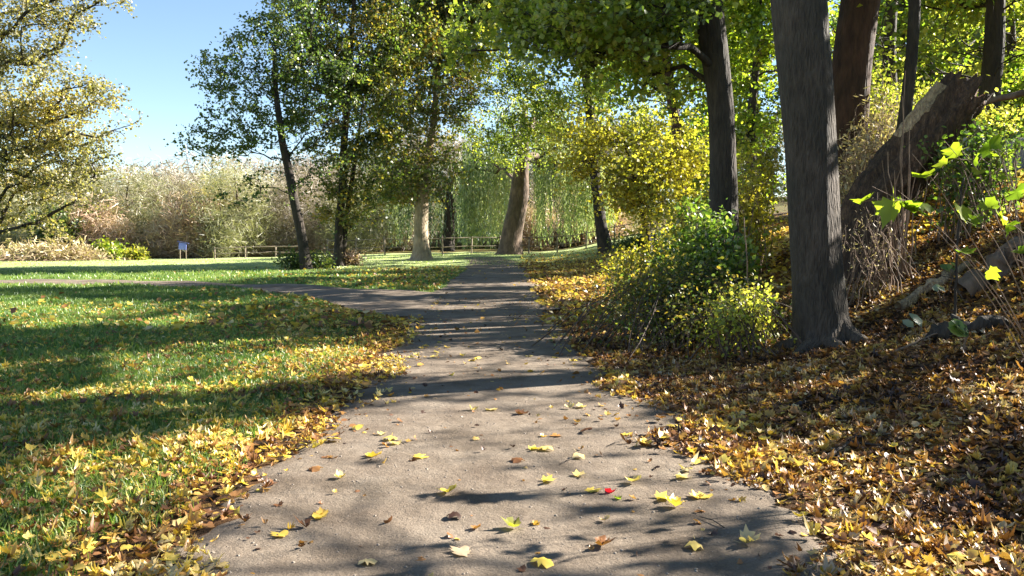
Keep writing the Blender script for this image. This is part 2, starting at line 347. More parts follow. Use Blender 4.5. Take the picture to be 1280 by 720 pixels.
# ------------------------------------------------------------------ ground
def make_ground():
    def axis(lo, hi, fine_lo, fine_hi, st, g=1.18):
        a = list(np.arange(fine_lo, fine_hi, st)); s = st; x = a[-1]
        while x < hi: s *= g; x += s; a.append(x)
        s = st; x = fine_lo
        while x > lo: s *= g; x -= s; a.insert(0, x)
        return np.array(a)
    xs = axis(-700, 700, -9, 11, .17); ys = axis(-25, 900, 1, 34, .2, 1.06)
    X, Y = np.meshgrid(xs, ys); Z = H(X, Y)
    onp = (np.abs(X-pcx(Y)) < phw(Y)-.25) & (Y < 54)
    onb = br_dist(X, Y) < 1.1
    Z = Z - .03*(onp | onb)
    nx, ny = len(xs), len(ys)
    v = np.stack([X, Y, Z], -1).reshape(-1,3)
    i, j = np.meshgrid(np.arange(nx-1), np.arange(ny-1)); b = (j*nx+i).ravel()
    f = np.stack([b, b+1, b+nx+1, b+nx], -1)
    c = v[f].mean(1)
    e = c[:,0]-pcx(c[:,1])
    right = sstep(.6, 1.3, e)*(1-sstep(40, 60, c[:,1])*(c[:,0] < 14))
    left = np.exp(-((np.abs(e)-1.6)/1.1)**2)*.9*(c[:,1] < 20)
    leafy = np.where(e > 0, right, left)
    leafy = np.where((c[:,1] > 70), .55, leafy)
    pale = sstep(38, 50, c[:,1]+.06*c[:,0])*(c[:,1] < 72)  # stretch of far lawn whose colour is lightened to look sunlit
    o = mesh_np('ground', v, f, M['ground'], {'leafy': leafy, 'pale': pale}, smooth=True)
    tag(o, kind='structure')
make_ground()
def strip(name, cx, cy, tx, ty, hw, lift):
    """a draped strip; (cx,cy) centre, (tx,ty) unit sideways"""
    n = len(cx); us = np.concatenate([[-1.0,-.93], np.linspace(-.85,.85,15), [.93,1.0]])
    nz = lambda s, k: .08*np.sin(s*.9+k)+.05*np.sin(s*3.3+2*k)+.07*np.sin(s*9.1+3*k)+.05*np.sin(s*17.3+k)
    s = np.arange(n)*.12
    W = np.where(us[None] < 0, (hw+nz(s, 1.0))[:,None], (hw+nz(s, 4.0))[:,None])
    X = cx[:,None]+tx[:,None]*us[None]*W; Y = cy[:,None]+ty[:,None]*us[None]*W
    Z = H(X, Y)+lift-.05*(np.abs(us) > .97)[None]-.006*(np.abs(us) > .9)[None]
    v = np.stack([X, Y, Z], -1).reshape(-1,3); k = len(us)
    i, j = np.meshgrid(np.arange(k-1), np.arange(n-1)); b = (j*k+i).ravel()
    o = mesh_np(name, v, np.stack([b, b+1, b+k+1, b+k], -1), M['path'], {'edge': np.broadcast_to(np.abs(us)[None], X.shape).ravel()}, smooth=True)
    tag(o, kind='structure')
yy = np.arange(-4, 55, .12)
strip('path', pcx(yy), yy, np.ones_like(yy), np.zeros_like(yy), phw(yy), .014)
seg = np.concatenate([[0], np.cumsum(np.hypot(*np.diff(BR, axis=0).T))])
ss = np.arange(0, seg[-1], .25)
bx = np.interp(ss, seg, BR[:,0]); by = np.interp(ss, seg, BR[:,1])
dx = np.gradient(bx); dy = np.gradient(by); q = np.hypot(dx, dy); dx, dy = dx/q, dy/q
k_ = np.ones(13)/13; dx = np.convolve(np.pad(dx, 6, 'edge'), k_, 'valid'); dy = np.convolve(np.pad(dy, 6, 'edge'), k_, 'valid')
strip('side_path', bx, by, dy, -dx, 1.35+1.3*np.exp(-((ss-2)/5)**2), .008)

# ------------------------------------------------------------------ where sunlight must get through (gaps in the crowns)
LIT = [
 [(500,508),(640,502),(795,497),(850,560),(905,590),(960,612),(1160,675),(1130,710),(1000,655),(800,640),(640,652),(480,640),(330,655),(120,640),(0,650),(0,572),(200,545),(330,525)],
 [(850,548),(960,556),(1020,600),(1120,640),(1270,690),(1270,740),(1100,740),(960,625)],
 [(0,650),(240,650),(220,730),(0,730)],
 [(330,462),(470,448),(640,443),(742,440),(752,458),(560,468),(400,474),(180,505),(0,535),(0,500),(120,480)],
 [(130,432),(330,424),(480,425),(500,440),(460,456),(240,468),(120,480)],
 [(500,405),(600,402),(720,400),(715,412),(560,424),(480,424)],
 [(660,340),(745,345),(800,395),(830,435),(760,428),(720,400),(680,372)],
 [(0,376),(200,378),(200,386),(0,388)],[(0,402),(250,398),(300,404),(0,414)],
 [(1060,300),(1150,290),(1170,330),(1080,350)],
 [(380,345),(560,336),(575,346),(470,356),(380,356)],
 [(500,380),(700,376),(700,384),(500,388)],[(420,366),(560,362),(560,368),(440,374)],
 [(1120,230),(1300,215),(1300,262),(1150,265)],
 [(0,335),(750,305),(750,325),(560,333),(0,343)],
]
def in_poly(px, py, poly):
    ins = np.zeros(px.shape, bool); n = len(poly)
    for i in range(n):
        x1, y1 = poly[i]; x2, y2 = poly[(i+1) % n]
        if y1 == y2: continue
        c = ((y1 > py) != (y2 > py)) & (px < (x2-x1)*(py-y1)/(y2-y1)+x1)
        ins ^= c
    return ins
def sun_ground(P):
    t = np.maximum(P[:,2], 0)/SUN[2]
    for _ in range(8):
        g = P-SUN*t[:,None]; t = t+(g[:,2]-H(g[:,0], g[:,1]))/SUN[2]*.7
    return P-SUN*t[:,None]
def lit_mask(P):
    g = sun_ground(P); px, py = project(g)
    wob = (vnoise(g[:,0], g[:,1], 1.3, 5)-.5)*14
    ok = np.isfinite(px); px = np.where(ok, px, -9e3); py = np.where(ok, py, -9e3)
    m = np.zeros(len(P), bool)
    for p in LIT: m |= in_poly(px, py+wob, p)
    m |= (py > 632) & (vnoise(g[:,0], g[:,1]*1.6, 2.4, 17) > .47)
    m |= (px > 760) & (py > 330) & (vnoise(g[:,0]*1.0+3, g[:,1]*1.3, 1.15, 23) > .60)
    for c, rr in LITPTS:
        q = P-c; t = q@SUN
        m |= (t > rr*1.2) & (np.linalg.norm(q-t[:,None]*SUN, axis=1) < rr*(.8+.4*vnoise(q[:,0]+q[:,2], q[:,1]-q[:,2], 2.0, 6)))
    return m
LITPTS = [(pix(1085,237,6), .42), (pix(1180,185,6.2), .55), (pix(1262,175,5.4), .5), (pix(1240,275,5.1), .3), (pix(1165,120,14), .6), (pix(885,285,13), .8), (pix(790,220,25), 2.2), (pix(527,280,60), 1.5),
          (pix(1250,240,14), .9), (pix(1095,310,12), .8), (ground(1220,300), .8), (ground(1260,240), 1.0), (ground(1120,340), .5), (ground(905,575), .35), (ground(1060,650), .35), (ground(1150,690), .3), (pix(870,260,17), .8), (pix(1090,200,16.5), .7), (pix(690,200,62), 3), (pix(935,120,30), 4.5), (pix(1210,60,27), 6.5), (pix(1130,140,19), 1.6), (pix(1210,150,19), 1.4), (pix(1270,110,23), 3), (pix(850,60,33), 3), (pix(1000,100,38), 4), (pix(1075,60,18), .5), (pix(1035,40,10), .2), (pix(1030,160,10), .2), (pix(1042,250,10), .22), (pix(925,385,10.6), .3)]

# ------------------------------------------------------------------ tree builder
def grow(trunk, trad, attract, up=.15, step=.5, r=None, bends=.12):
    """trunk polyline + attraction points -> list of chains (pts) with pipe-model radii"""
    pts = [trunk[0]]; par = [-1]
    for a, b in zip(trunk[:-1], trunk[1:]):
        n = max(1, int(np.linalg.norm(b-a)/step))
        for i in range(1, n+1): pts.append(a+(b-a)*i/n); par.append(len(pts)-2)
    nt = len(pts); pts = list(pts); zmin = trunk[0][2]
    ok_from = int(nt*.22)
    cap = 40000
    A = np.zeros((cap, 3)); A[:nt] = pts; PL = np.zeros(cap); n = nt
    PL[:nt] = np.maximum(0, np.arange(nt)-ok_from)*step*.25
    PL[:ok_from] = 1e6
    D = np.linalg.norm(attract[:,None]-np.array(pts)[None, ok_from:], axis=2).min(1)
    chains = []
    for k in np.argsort(D):
        t = attract[k]
        dd = np.linalg.norm(A[:n]-t, axis=1)
        cost = dd + .35*PL[:n] + 1.2*np.maximum(0, A[:n,2]-t[2]+.1*dd)
        j = int(np.argmin(cost)); s = A[j]; L = dd[j]
        if L < step*.5: continue
        m = max(2, int(L/step)); u = np.arange(1, m+1)/m
        dirn = (s-A[par[j]]) if par[j] >= 0 else V(0,0,1)
        dirn = dirn/(np.linalg.norm(dirn)+1e-9)
        mid = (s+t)/2 + dirn*L*.15 + V(0,0,up*L) + rs.randn(3)*L*bends*.6
        c = (1-u)[:,None]**2*s+2*(u*(1-u))[:,None]*mid+u[:,None]**2*t
        c[:-1] += rs.randn(m-1, 3)*step*bends
        idx = [j]
        for p in c:
            A[n] = p; par.append(idx[-1]); PL[n] = PL[idx[-1] if idx[-1] >= 0 else 0]+L/m if PL[idx[-1]] < 1e5 else L/m
            idx.append(n); n += 1
        chains.append(idx)
    cnt = np.ones(n)*0; 
    for ch in chains: cnt[ch[-1]] += 1
    for i in range(n-1, 0, -1):
        cnt[par[i]] += cnt[i]
    return A[:n], chains, cnt, nt
def ellipsoid_pts(c, r, n, shell=.55):
    u = rs.randn(n, 3); u /= np.linalg.norm(u, axis=1)[:,None]
    return c+u*(rs.rand(n)**(1/3.)*(1-shell)+shell*rs.rand(n)**.25)[:,None]*r
def clusters_world(cl, d):
    out = []
    for c in cl:
        px, py, rx, ry = c[:4]; dd = c[4] if len(c) > 4 else 0; w = c[5] if len(c) > 5 else 1
        D = d+dd; out.append((pix(px, py, D), V(rx*D/F, max(rx, ry)*D/F*.75, ry*D/F), w))
    return out
def tree(name, label, cat, tpts, d, cl, n_att, n_leaf, size, lmat, bmat, group=None, tmpl=T_SIMPLE, spread=.42,
         up=.12, carve=True, crown='crown', root_r=1.35, wob=.05, minr=.012, keep=.01, kfar=None, extra=None, step=.5, flat=.3, base=None, sides=14, world_cl=None, tipr=1.0):
    """tpts: (px, py, width_px) from the base upwards at distance d"""
    P = [pix(a, b, d+(e[0] if e else 0)) for a, b, _, *e in tpts]; R = [w*d/F/2 for _, _, w, *e in tpts]
    b0 = foot(tpts[0][0], d, -.12) if base is None else base+V(0,0,-.12)
    if P[0][2] - b0[2] > .25: P.insert(0, b0); R.insert(0, R[0]*1.0)
    else: P[0] = b0
    P = np.array(P); R = np.array(R)
    # resample the trunk
    sg = np.concatenate([[0], np.cumsum(np.linalg.norm(np.diff(P, axis=0), axis=1))])
    s = np.concatenate([np.linspace(0, .5, 5)[:-1], np.arange(.5, sg[-1], .35), [sg[-1]]])
    TP = np.stack([np.interp(s, sg, P[:,i]) for i in range(3)], 1); TR = np.interp(s, sg, R)
    k = np.array([1,2,3,2,1])/9.; 
    for i in range(3): TP[:,i] = np.convolve(np.pad(TP[:,i], 2, 'edge'), k, 'valid')
    TP[0] = P[0]
    TP[1:,0] += .03*np.sin(s[1:]*1.3+d); TP[1:,1] += .03*np.sin(s[1:]*.9+2*d)
    TR = TR*(1+(root_r-1)*np.exp(-s/.35))
    TR[-1] *= .4
    origin = TP[0].copy()
    t = thing(name, label, cat, origin, group)
    tb = Tubes(); tb.add(TP, TR, sides, wob, d)
    tb.build('trunk', bmat, t, origin)
    W = clusters_world(cl, d) + (world_cl or [])
    vol = np.array([w*(r[0]*r[1]*r[2])**.7 for _, r, w in W]); vol /= vol.sum()
    att = []
    for (c, r, w), q in zip(W, vol): att.append(ellipsoid_pts(c, r, max(2, int(q*n_att))))
    att = np.concatenate(att)
    A, chains, cnt, nt = grow(TP[::1], TR, att, up, step)
    rbig = TR[len(TR)//3]; cmax = max(cnt.max(), 1)
    def rad(c, lim): return np.minimum(np.maximum(minr, (c/cmax)**.5*rbig*.62*tipr), lim)
    bt = Tubes()
    for ch in chains:
        c = cnt[ch].copy(); c[0] = c[1]
        rr = rad(c, rbig*.7); rr[0] = rr[0]*1.1
        rr = rr*np.linspace(1, .75, len(rr))
        bt.add(A[ch], rr, 5 if rr[0] < .06 else 8, cap=False)
    if n_leaf == 0:
        bt.build('branches', bmat, t, origin); return t
    # leaves around the outer half of every chain
    ch_pts = []
    for ch in chains:
        k0 = max(1, int(len(ch)*.45)); 
        for q in ch[k0:]: ch_pts.append(A[q])
        ch_pts.append(A[ch[-1]]); ch_pts.append(A[ch[-1]])
    C = np.array(ch_pts)
    wts = .25+rs.rand(len(C))**2; wts /= wts.sum()
    n_sp = n_leaf//8+1
    pick = rs.choice(len(C), n_sp, p=wts)
    off = rs.randn(n_sp, 3)*spread*np.array([1.25,1.25,.85])
    sp_i = np.repeat(np.arange(n_sp), 8)[:n_leaf]
    Pp = C[pick][sp_i]+off[sp_i]*(.25+.85*rs.rand(n_leaf))[:,None]+rs.randn(n_leaf, 3)*size*.55
    m = Pp[:,2] > H(Pp[:,0], Pp[:,1])+.1
    if carve:
        m &= ~(lit_mask(Pp) & (rs.rand(n_leaf) > keep))
        # thin the bare limbs there too
    # twigs reaching to some leaves
    Pp = Pp[m]; sm = np.zeros(n_sp, bool); sm[sp_i[m]] = True
    ntw = int(sm.sum())
    if size < .5:
        a = C[pick][sm]; b = a+off[sm]; v = b-a; 
        w = np.cross(v, rs.randn(ntw, 3)); w = w/(np.linalg.norm(w, axis=1)[:,None]+1e-9)*minr*.55
        tv = np.stack([a-w, a+w, b], 1).reshape(-1,3); tf = np.arange(ntw*3).reshape(-1,3)
        q0 = bt.n; bt.v.append(tv); bt.f.append(np.concatenate([tf, tf[:,2:3]], 1)+q0); bt.n += len(tv)
    bt.build('branches', bmat, t, origin)
    n = len(Pp)
    nrm = rs.randn(n, 3)+V(0,0,1)*flat*2
    R3 = rot_from(nrm, rs.rand(n)*2*pi)
    S = size*(.65+.7*rs.rand(n))
    if extra: Pp, R3, S = extra(Pp, R3, S)
    v, f, r = scatter(Pp-origin, R3, S, tmpl, np.clip(rs.rand(n)*.8+.1, 0, 1))
    mesh_np(crown, v, f, lmat, {'rnd': r}, parent=t)
    return t

# =============================== near and middle trees
# foreground trunk at the right of the path
gG = ground(1034, 430)
dG = gG[1]
tree('broadleaf_tree', 'big grey trunk in the right foreground, dappled with sun along its right edge', 'tree',
     [(1033,432,66),(1031,400,62),(1019,300,60),(1009,200,61),(1002,100,65),(999,0,65),(996,-200,60),(1004,-450,48),(1010,-700,26)], dG,
     [(980,-500,330,200,0),(1150,-420,230,150,1),(800,-380,180,110,1),(1000,-700,250,160,0)], 150, 9000, .12, M['leaf_lime'], M['bark_grey'],
     base=gG, root_r=1.22, wob=.05, sides=28, spread=.4)
tG = [o for o in COL.objects if o.get('label','').startswith('big grey trunk')][0]; oG = np.array(tG.location)
tb = Tubes()
for a, L_ in ((-2.6,.75),(-1.7,.65),(-1.05,.7),(.5,.6),(1.6,.7),(2.8,.8)):
    dv = V(cos(a), sin(a), 0); p = [oG+dv*.10+V(0,0,.62), oG+dv*.21+V(0,0,.33)]
    for q in (.45,.72,1.0):
        e = oG+dv*L_*q+V(-dv[1],dv[0],0)*.08*sin(a*5+q*3); e[2] = float(H(e[0],e[1]))+.13*(1-q)-.02; p.append(e)
    tb.add(np.array(p)-oG, [.10,.14,.12,.09,.03], 10, .06, a)
tb.build('root', M['bark_grey'], tG)
tree('broadleaf_tree', 'tall dark trunk behind the green bush, left of the big grey trunk', 'tree',
     [(907,330,40),(905,240,33),(900,170,31),(897,100,30),(890,50,34),(888,0,33),(885,-150,28),(880,-300,20)], 15.8,
     [(830,-60,130,80,0,1.5),(760,30,110,50,-1,1.3),(690,20,90,55,1),(930,-120,150,90,2),(860,60,50,60,2,.6),(620,30,80,50,2,.8),(700,60,80,40,0,.8),(780,80,60,40,1,.7)], 260, 31000, .105, M['leaf_mid'], M['bark_dark'], spread=.42, sides=16)
tree('broadleaf_tree', 'thick red-brown trunk just behind the right edge of the big grey trunk', 'tree',
     [(1050,290,52),(1056,200,44),(1062,120,46),(1070,60,46),(1078,0,46),(1090,-150,40),(1100,-300,24)], 18,
     [(1120,-130,150,90,1),(1230,-60,90,60,2),(1000,-160,110,80,1)], 110, 9000, .12, M['leaf_lime'], M['bark_red'], spread=.5, sides=16)
tree('slender_tree', 'thin dark trunk leaning right behind the broken log', 'tree',
     [(1122,235,17),(1130,150,15),(1136,80,14),(1143,0,14),(1150,-150,12),(1160,-260,8)], 16,
     [(1190,-80,90,70,1),(1120,-150,80,60,1)], 60, 4500, .11, M['leaf_lime'], M['bark_dark'], spread=.5, sides=10)
# dark trunk where the path rises out of sight
eE = ground(758, 316)
tree('broadleaf_tree', 'dark slightly leaning trunk right of the path end, below hanging olive foliage', 'tree',
     [(758,316,19),(752,280,15),(744,232,13),(738,150,12),(730,60,10),(725,0,8)], eE[1],
     [(690,100,95,75,0,1.4),(640,140,75,50,1,1.2),(740,10,110,60,0),(620,30,80,70,2,1.2),(790,120,60,60,-2),(600,-60,110,60,0),(690,180,60,30,1,.8),(640,195,50,24,3,1.0),(600,150,40,50,2,.8)], 380, 70000, .15, M['leaf_mid'], M['bark_dark'],
     keep=.45, base=eE, spread=.6, step=.8)
# pair of trees on the grass island
aA = ground(384, 336)
tree('broadleaf_tree', 'left dark tree of the island pair, sparse leaves reaching left into the sky', 'tree',
     [(384,336,15),(378,300,12),(370,262,11),(362,215,10),(352,180,9),(346,120,7),(342,60,5)], aA[1],
     [(300,110,55,60,0,.7),(265,90,25,25,0,.3),(340,60,60,50,0,.8),(400,110,60,80,1,1.2),(270,180,48,26,0,.6),(305,240,34,22,0,.8),(240,186,16,10,-.5,.25),(330,160,60,45,0,.7),(370,20,50,35,0,.8),(350,230,46,26,0,.7),(400,200,40,40,1,.8)], 440, 19000, .14, M['leaf_dark'], M['bark_dark'],
     base=aA, spread=.42, step=.6, minr=.018)
bB = ground(419, 334)
tB = tree('broadleaf_tree', 'right dark tree of the pair on the grass island, tall and dense', 'tree',
     [(418,334,12),(424,280,10),(430,200,9),(434,120,8),(440,40,6),(445,-40,4)], bB[1]+1.0,
     [(430,60,75,70,0,1.4),(480,110,60,70,0,1.2),(425,190,55,50,0,.9),(500,30,60,60,1,1),(440,-50,90,50,0,1.2),(480,200,50,45,0,.8),(440,255,46,34,0,1.1),(400,250,34,26,0,.8),(390,-30,60,50,0),(395,120,50,60,0,.8)], 440, 56000, .145, M['leaf_orange'], M['bark_dark'],
     keep=.45, base=bB+V(0,.9,0), spread=.5, step=.6, minr=.018)
# second stem of that tree
st = Tubes(); o_ = np.array(tB.location)
pp = np.array([foot(427, bB[1]+1.2), pix(430,300,bB[1]+1.2), pix(436,250,bB[1]+1.4), pix(444,200,bB[1]+1.6), pix(455,120,bB[1]+1.8)])
st.add(pp, [.2,.16,.14,.11,.06], 9, .04); st.build('second_stem', M['bark_dark'], tB, o_)
# pale trunk by the fence
cC = ground(527, 325)
tree('broadleaf_tree', 'pale tan trunk on the sunny meadow, left of the leaning willow', 'tree',
     [(528,325,24),(527,300,18),(526,262,17),(530,225,12),(538,180,9),(545,120,7),(550,60,5)], cC[1],
     [(510,190,60,50,0,1.2),(560,110,48,60,0,1.2),(500,120,50,55,0,1.2),(545,30,70,60,0,1.2),(480,235,40,32,0,1.1),(540,215,44,28,-1,1.0),(600,-20,80,60,0)], 400, 62000, .18, M['leaf_orange'], M['bark_pale'],
     keep=.45, base=cC, spread=.7, step=.9, minr=.025, root_r=1.6)

# =============================== weeping willows
def willow(label, tpts, d, cl, n_att, n_str, lmat, bmat, length, base=None, name='weeping_willow'):
    t = tree(name, label, 'willow', tpts, d, cl, n_att, 0, .2, lmat, bmat, base=base, step=1.0, minr=.03, up=.25)
    origin = np.array(t.location)
    W = clusters_world(cl, d); att = np.concatenate([ellipsoid_pts(c, r, int(n_str/len(W)/6), .75) for c, r, w in W]); att = np.repeat(att, 6, 0); att = att+rs.randn(*att.shape)*V(.33,.33,.5)
    P, R, S = [], [], []
    for a in att:
        L = length*(.2+1.2*rs.rand()); zb = float(H(a[0], a[1]))+.5+rs.rand()*1.5
        L = min(L, a[2]-zb)
        if L < .6: continue
        k = int(L/.13)+2; u = np.linspace(0, 1, k)
        sway = rs.randn(2)*.25; out = a-np.array(t.location); out = out[:2]/(np.linalg.norm(out[:2])+1e-6)
        x = a[0]+out[0]*.6*np.sqrt(u)+sway[0]*u**2+rs.randn(k)*.05; y = a[1]+out[1]*.6*np.sqrt(u)+sway[1]*u**2+rs.randn(k)*.05
        z = a[2]-L*u
        P.append(np.stack([x,y,z],1)); 
    P = np.concatenate(P); n = len(P)
    nrm = rs.randn(n,3)*V(1,1,.2); ydir = V(0,0,-1)+rs.randn(n,3)*.28
    nn = nrm/np.linalg.norm(nrm,axis=1)[:,None]; yd = ydir-(ydir*nn).sum(1)[:,None]*nn; yd /= np.linalg.norm(yd,axis=1)[:,None]
    xd = np.cross(yd, nn); R3 = np.stack([xd,yd,nn],-1)
    v, f, r = scatter(P-origin, R3, .34*(.7+.6*rs.rand(n)), T_LONG, rs.rand(n))
    mesh_np('crown', v, f, lmat, {'rnd': r}, parent=t)
dD = ground(638, 318)
willow('thick leaning willow trunk where the path ends, pale green strands to its right',
     [(636,318,30),(640,290,25),(648,250,23),(652,215,20),(655,180,13),(656,140,8)], dD[1],
     [(690,185,42,30,7),(668,150,50,40,6),(728,205,30,25,7),(610,190,30,30,6,.8),(590,210,18,20,7)], 110, 760, M['willow'], M['bark_tan'], 6.6, base=dD)
willow('blue-green willow in shade behind the fence, between the pale trunk and the leaning willow',
     [(560,308,16),(562,270,14),(565,220,9)], 78,
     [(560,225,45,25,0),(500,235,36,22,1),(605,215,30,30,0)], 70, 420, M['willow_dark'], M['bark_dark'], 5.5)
willow('farther pale willow behind the fence, left of the pale tan trunk',
     [(472,310,14),(474,270,10),(476,235,7)], 84,
     [(472,240,34,18,0),(450,250,22,16,1)], 50, 260, M['willow'], M['bark_tan'], 4.8)

# =============================== woodland right of the path
tree('young_maple', 'golden yellow young maple leaning over the right edge of the path', 'maple',
     [(812,318,9),(806,280,8),(800,240,7),(790,205,6),(780,170,4)], 25,
     [(780,215,55,42,0,1.2),(740,190,42,34,0,1),(835,250,36,50,-1,1),(800,170,48,22,0,.7),(845,200,30,30,0,.8),(830,290,30,24,-1,.7),(770,250,30,22,0,.5),(860,190,40,40,1,.8),(720,160,30,30,1,.5)], 230, 15000, .10, M['leaf_gold'], M['bark_dark'], spread=.55, step=.4, sides=8)
tree('broadleaf_tree', 'dark purplish trunk with lime leaves behind the golden maple', 'tree',
     [(858,300,16),(850,200,14),(840,120,13),(826,30,12),(815,-60,9)], 33,
     [(800,40,60,50,0),(850,90,40,60,1),(900,40,50,60,0),(850,-60,90,60,0),(870,170,40,40,1,.8),(770,100,40,40,2,.7)], 170, 16000, .16, M['leaf_lime'], M['bark_red'], spread=.55, step=.7)
tree('broadleaf_tree', 'sunlit lime green tree seen between the tall dark trunk and the big grey trunk', 'tree',
     [(940,290,12),(938,180,11),(945,80,9),(950,-20,7)], 30,
     [(935,60,45,70,0,1.3),(940,170,40,55,-1,1.3),(920,230,36,30,-2,1),(960,-30,80,60,0),(1050,60,40,60,2,.8)], 170, 17000, .15, M['leaf_lime'], M['bark_dark'], spread=.5, step=.6)
tree('broadleaf_tree', 'tree with fine yellow-green leaves filling the upper right corner', 'tree',
     [(1262,200,13),(1266,100,11),(1262,0,9),(1250,-80,7)], 27,
     [(1200,50,70,60,0,1.4),(1270,90,60,60,-1,1.2),(1150,110,36,50,1,.8),(1250,-20,80,60,0),(1120,30,40,60,2,.8),(1330,0,80,80,0)], 240, 19000, .115, M['leaf_pale'], M['bark_dark'], spread=.5, step=.6)
tree('broadleaf_tree', 'lime leaved tree behind the broken log at the right edge', 'tree',
     [(1320,230,16),(1310,120,14),(1300,20,11),(1300,-60,8)], 23,
     [(1260,130,50,34,0,1),(1300,60,60,60,0),(1200,150,40,28,1,.8),(1330,-50,80,60,0),(1330,150,60,50,0)], 150, 12000, .12, M['leaf_lime'], M['bark_dark'], spread=.42, step=.5)

# big trees outside the frame on the right whose shade falls on the bank and the path
def shade_tree(x, y, h, r, cl, n, label, mat='leaf_mid', size=.16, att=150):
    z0 = float(H(x, y)); dd = y
    base = V(x, y, z0)
    # trunk given in world coordinates through a small wrapper
    P0 = [base+V(0,0,z) for z in (0, h*.3, h*.6, h*.9)]
    tp = []
    for i, p in enumerate(P0):
        qx, qy = project(p[None]); tp.append((float(qx[0]), float(qy[0]), r*2/y*F*(1-.22*i), 0))
    return tree('broadleaf_tree', label, 'tree', tp, y, [], att, n, size, M[mat], M['bark_dark'], base=base, spread=.55, step=.6,
                world_cl=[(V(*c), V(*q), 1) for c, q in cl])
shade_tree(11.5, 6.2, 13, .3, [((11,8.5,6.5),(3,3,3.4)),((12,9,10.5),(3.8,3.8,2.6)),((9.5,7.5,5.2),(2,2,1.6))], 14000, 'tree standing on the bank outside the right edge of the picture')
shade_tree(14.5, 14.5, 15, .35, [((14,14.5,8),(3.4,3.4,4)),((14.5,15,12.5),(4,4,2.6))], 14000, 'taller tree on the bank outside the right edge, behind the nearer one')
shade_tree(7.2, 4.2, 7, .12, [((7.5,4.3,4.2),(1.9,1.9,2.1)),((9.2,5.6,4.2),(1.8,1.8,2))], 8000, 'small tree on the bank beside the camera', 'leaf_lime', .12)
shade_tree(19.5, 21, 16, .35, [((19,21,9),(4,4,4)),((19,22,13.5),(4,4,3))], 12000, 'tall tree far up the bank outside the right edge')
shade_tree(13, 22, 15, .3, [((13,22,10.5),(3.6,3.6,3.2)),((12.5,22,7.5),(2.5,2.5,1.8))], 12000, 'tall tree up the bank behind the red-brown trunk')
shade_tree(13.5, 29, 16, .3, [((13,29,10.5),(4,4,3.8))], 12000, 'tall tree on the bank beyond the fine yellow-green one')
shade_tree(11, 37, 15, .3, [((11,37,10),(4,4,4))], 12000, 'tree on the bank deep in the wood beyond the golden maple')
# =============================== left tree whose trunk is out of frame
tree('oak_tree', 'thinning yellow-brown tree hanging in from the left edge against the sky', 'tree',
     [(-170,348,60),(-165,250,52),(-155,150,45),(-140,50,36),(-130,-60,26),(-120,-160,16)], 27,
     [(30,30,90,50,0,1),(80,20,50,30,0,.5),(20,110,110,50,0,1.2),(110,120,50,24,0,.8),(150,150,26,32,0,.5),(30,190,100,45,1,1.2),(115,190,50,36,0,.8),(20,250,45,40,1,1),(-100,0,120,150,0,1.3),(-160,-150,160,90,0),(120,-30,60,50,0,.6),(60,150,70,50,0,1.2),(20,290,50,22,1,.7),(90,235,50,28,.5,.8),(60,200,80,40,0,1),(10,160,60,60,0,1)], 1000, 66000, .085, M['leaf_autumn'], M['bark_dark'], spread=.30, step=.45, minr=.010, carve=False, up=.05)

def copy_tree(src, loc, rz, sc, label=None, mat=None):
    c = src.copy(); COL.objects.link(c); c.location = loc; c.rotation_euler = (0,0,rz); c.scale = sc
    if label: c['label'] = label
    for ch in [o for o in COL.objects if o.parent == src]:
        k = ch.copy(); COL.objects.link(k); k.parent = c
        if mat and ch.name.startswith('crown'):
            k.material_slots[0].link = 'OBJECT'; k.material_slots[0].material = mat
    return c

# ------------------------------------------------------------------ woodland beyond the bank
WOOD = 'trees of the wood beyond the bank'
w1 = tree('woodland_tree', 'lime green tree of the wood behind the bank', 'tree',
     [(1130,200,12),(1128,100,10),(1126,30,8),(1125,-40,6)], 42,
     [(1130,60,70,60,0,1.3),(1110,140,60,50,0),(1160,150,50,44,0),(1130,-30,90,60,0)], 120, 13000, .22, M['leaf_lime'], M['bark_dark'], group=WOOD, spread=.7, step=.9, carve=False)
b1 = np.array(w1.location)
for i, (x, y, mt) in enumerate([(12,46,'leaf_lime'),(16,52,'leaf_gold'),(25,44,'leaf_mid'),(30,50,'leaf_lime'),(9.5,58,'leaf_gold'),(22,58,'leaf_lime'),(15,66,'leaf_mid'),(29,56,'leaf_gold'),(35,46,'leaf_lime'),(37,60,'leaf_mid'),(28,66,'leaf_lime'),(8,72,'leaf_gold'),(20,78,'leaf_mid'),(45,55,'leaf_gold')]):
    s = (.8+.4*rs.rand())*(.55 if x < 23 and y > 50 else 1)
    kind = {'leaf_lime':'lime green','leaf_gold':'yellowing','leaf_mid':'olive green'}[mt]
    copy_tree(w1, (x, y, float(H(x, y))-.1), rs.rand()*6, (s, s, s*.95), kind+' tree of the wood behind the bank', M[mt])

# ------------------------------------------------------------------ pale thicket along the far edge of the meadow
THK = 'bare trees along the far edge of the meadow'
def thicket_proto(label, mat, px, d, h, wd, n, sl=.9):
    zz = float(H((px-640)*d/F, d)); hp = h*F/d; wp = wd*F/d; y0 = 300+(1.6-zz)*F/d
    return tree('thicket_tree', label, 'tree', [(px,y0,5),(px+2,y0-hp*.3,4),(px-2,y0-hp*.6,3),(px,y0-hp*.85,2)], d,
        [(px,y0-hp*.55,wp*.5,hp*.42,0,1),(px-wp*.2,y0-hp*.25,wp*.45,hp*.24,0,.8),(px+wp*.25,y0-hp*.25,wp*.4,hp*.24,0,.8)], 110, n, sl, mat, M['bark_tan'],
        group=THK, tmpl=T_SLIVER, spread=.75, step=1.0, minr=.03, carve=False, flat=-.1, crown='crown')
q1 = thicket_proto('pale tan bare tree at the far edge of the meadow', M['twig_tan'], 215, 80, 9.5, 7, 15000, .7)
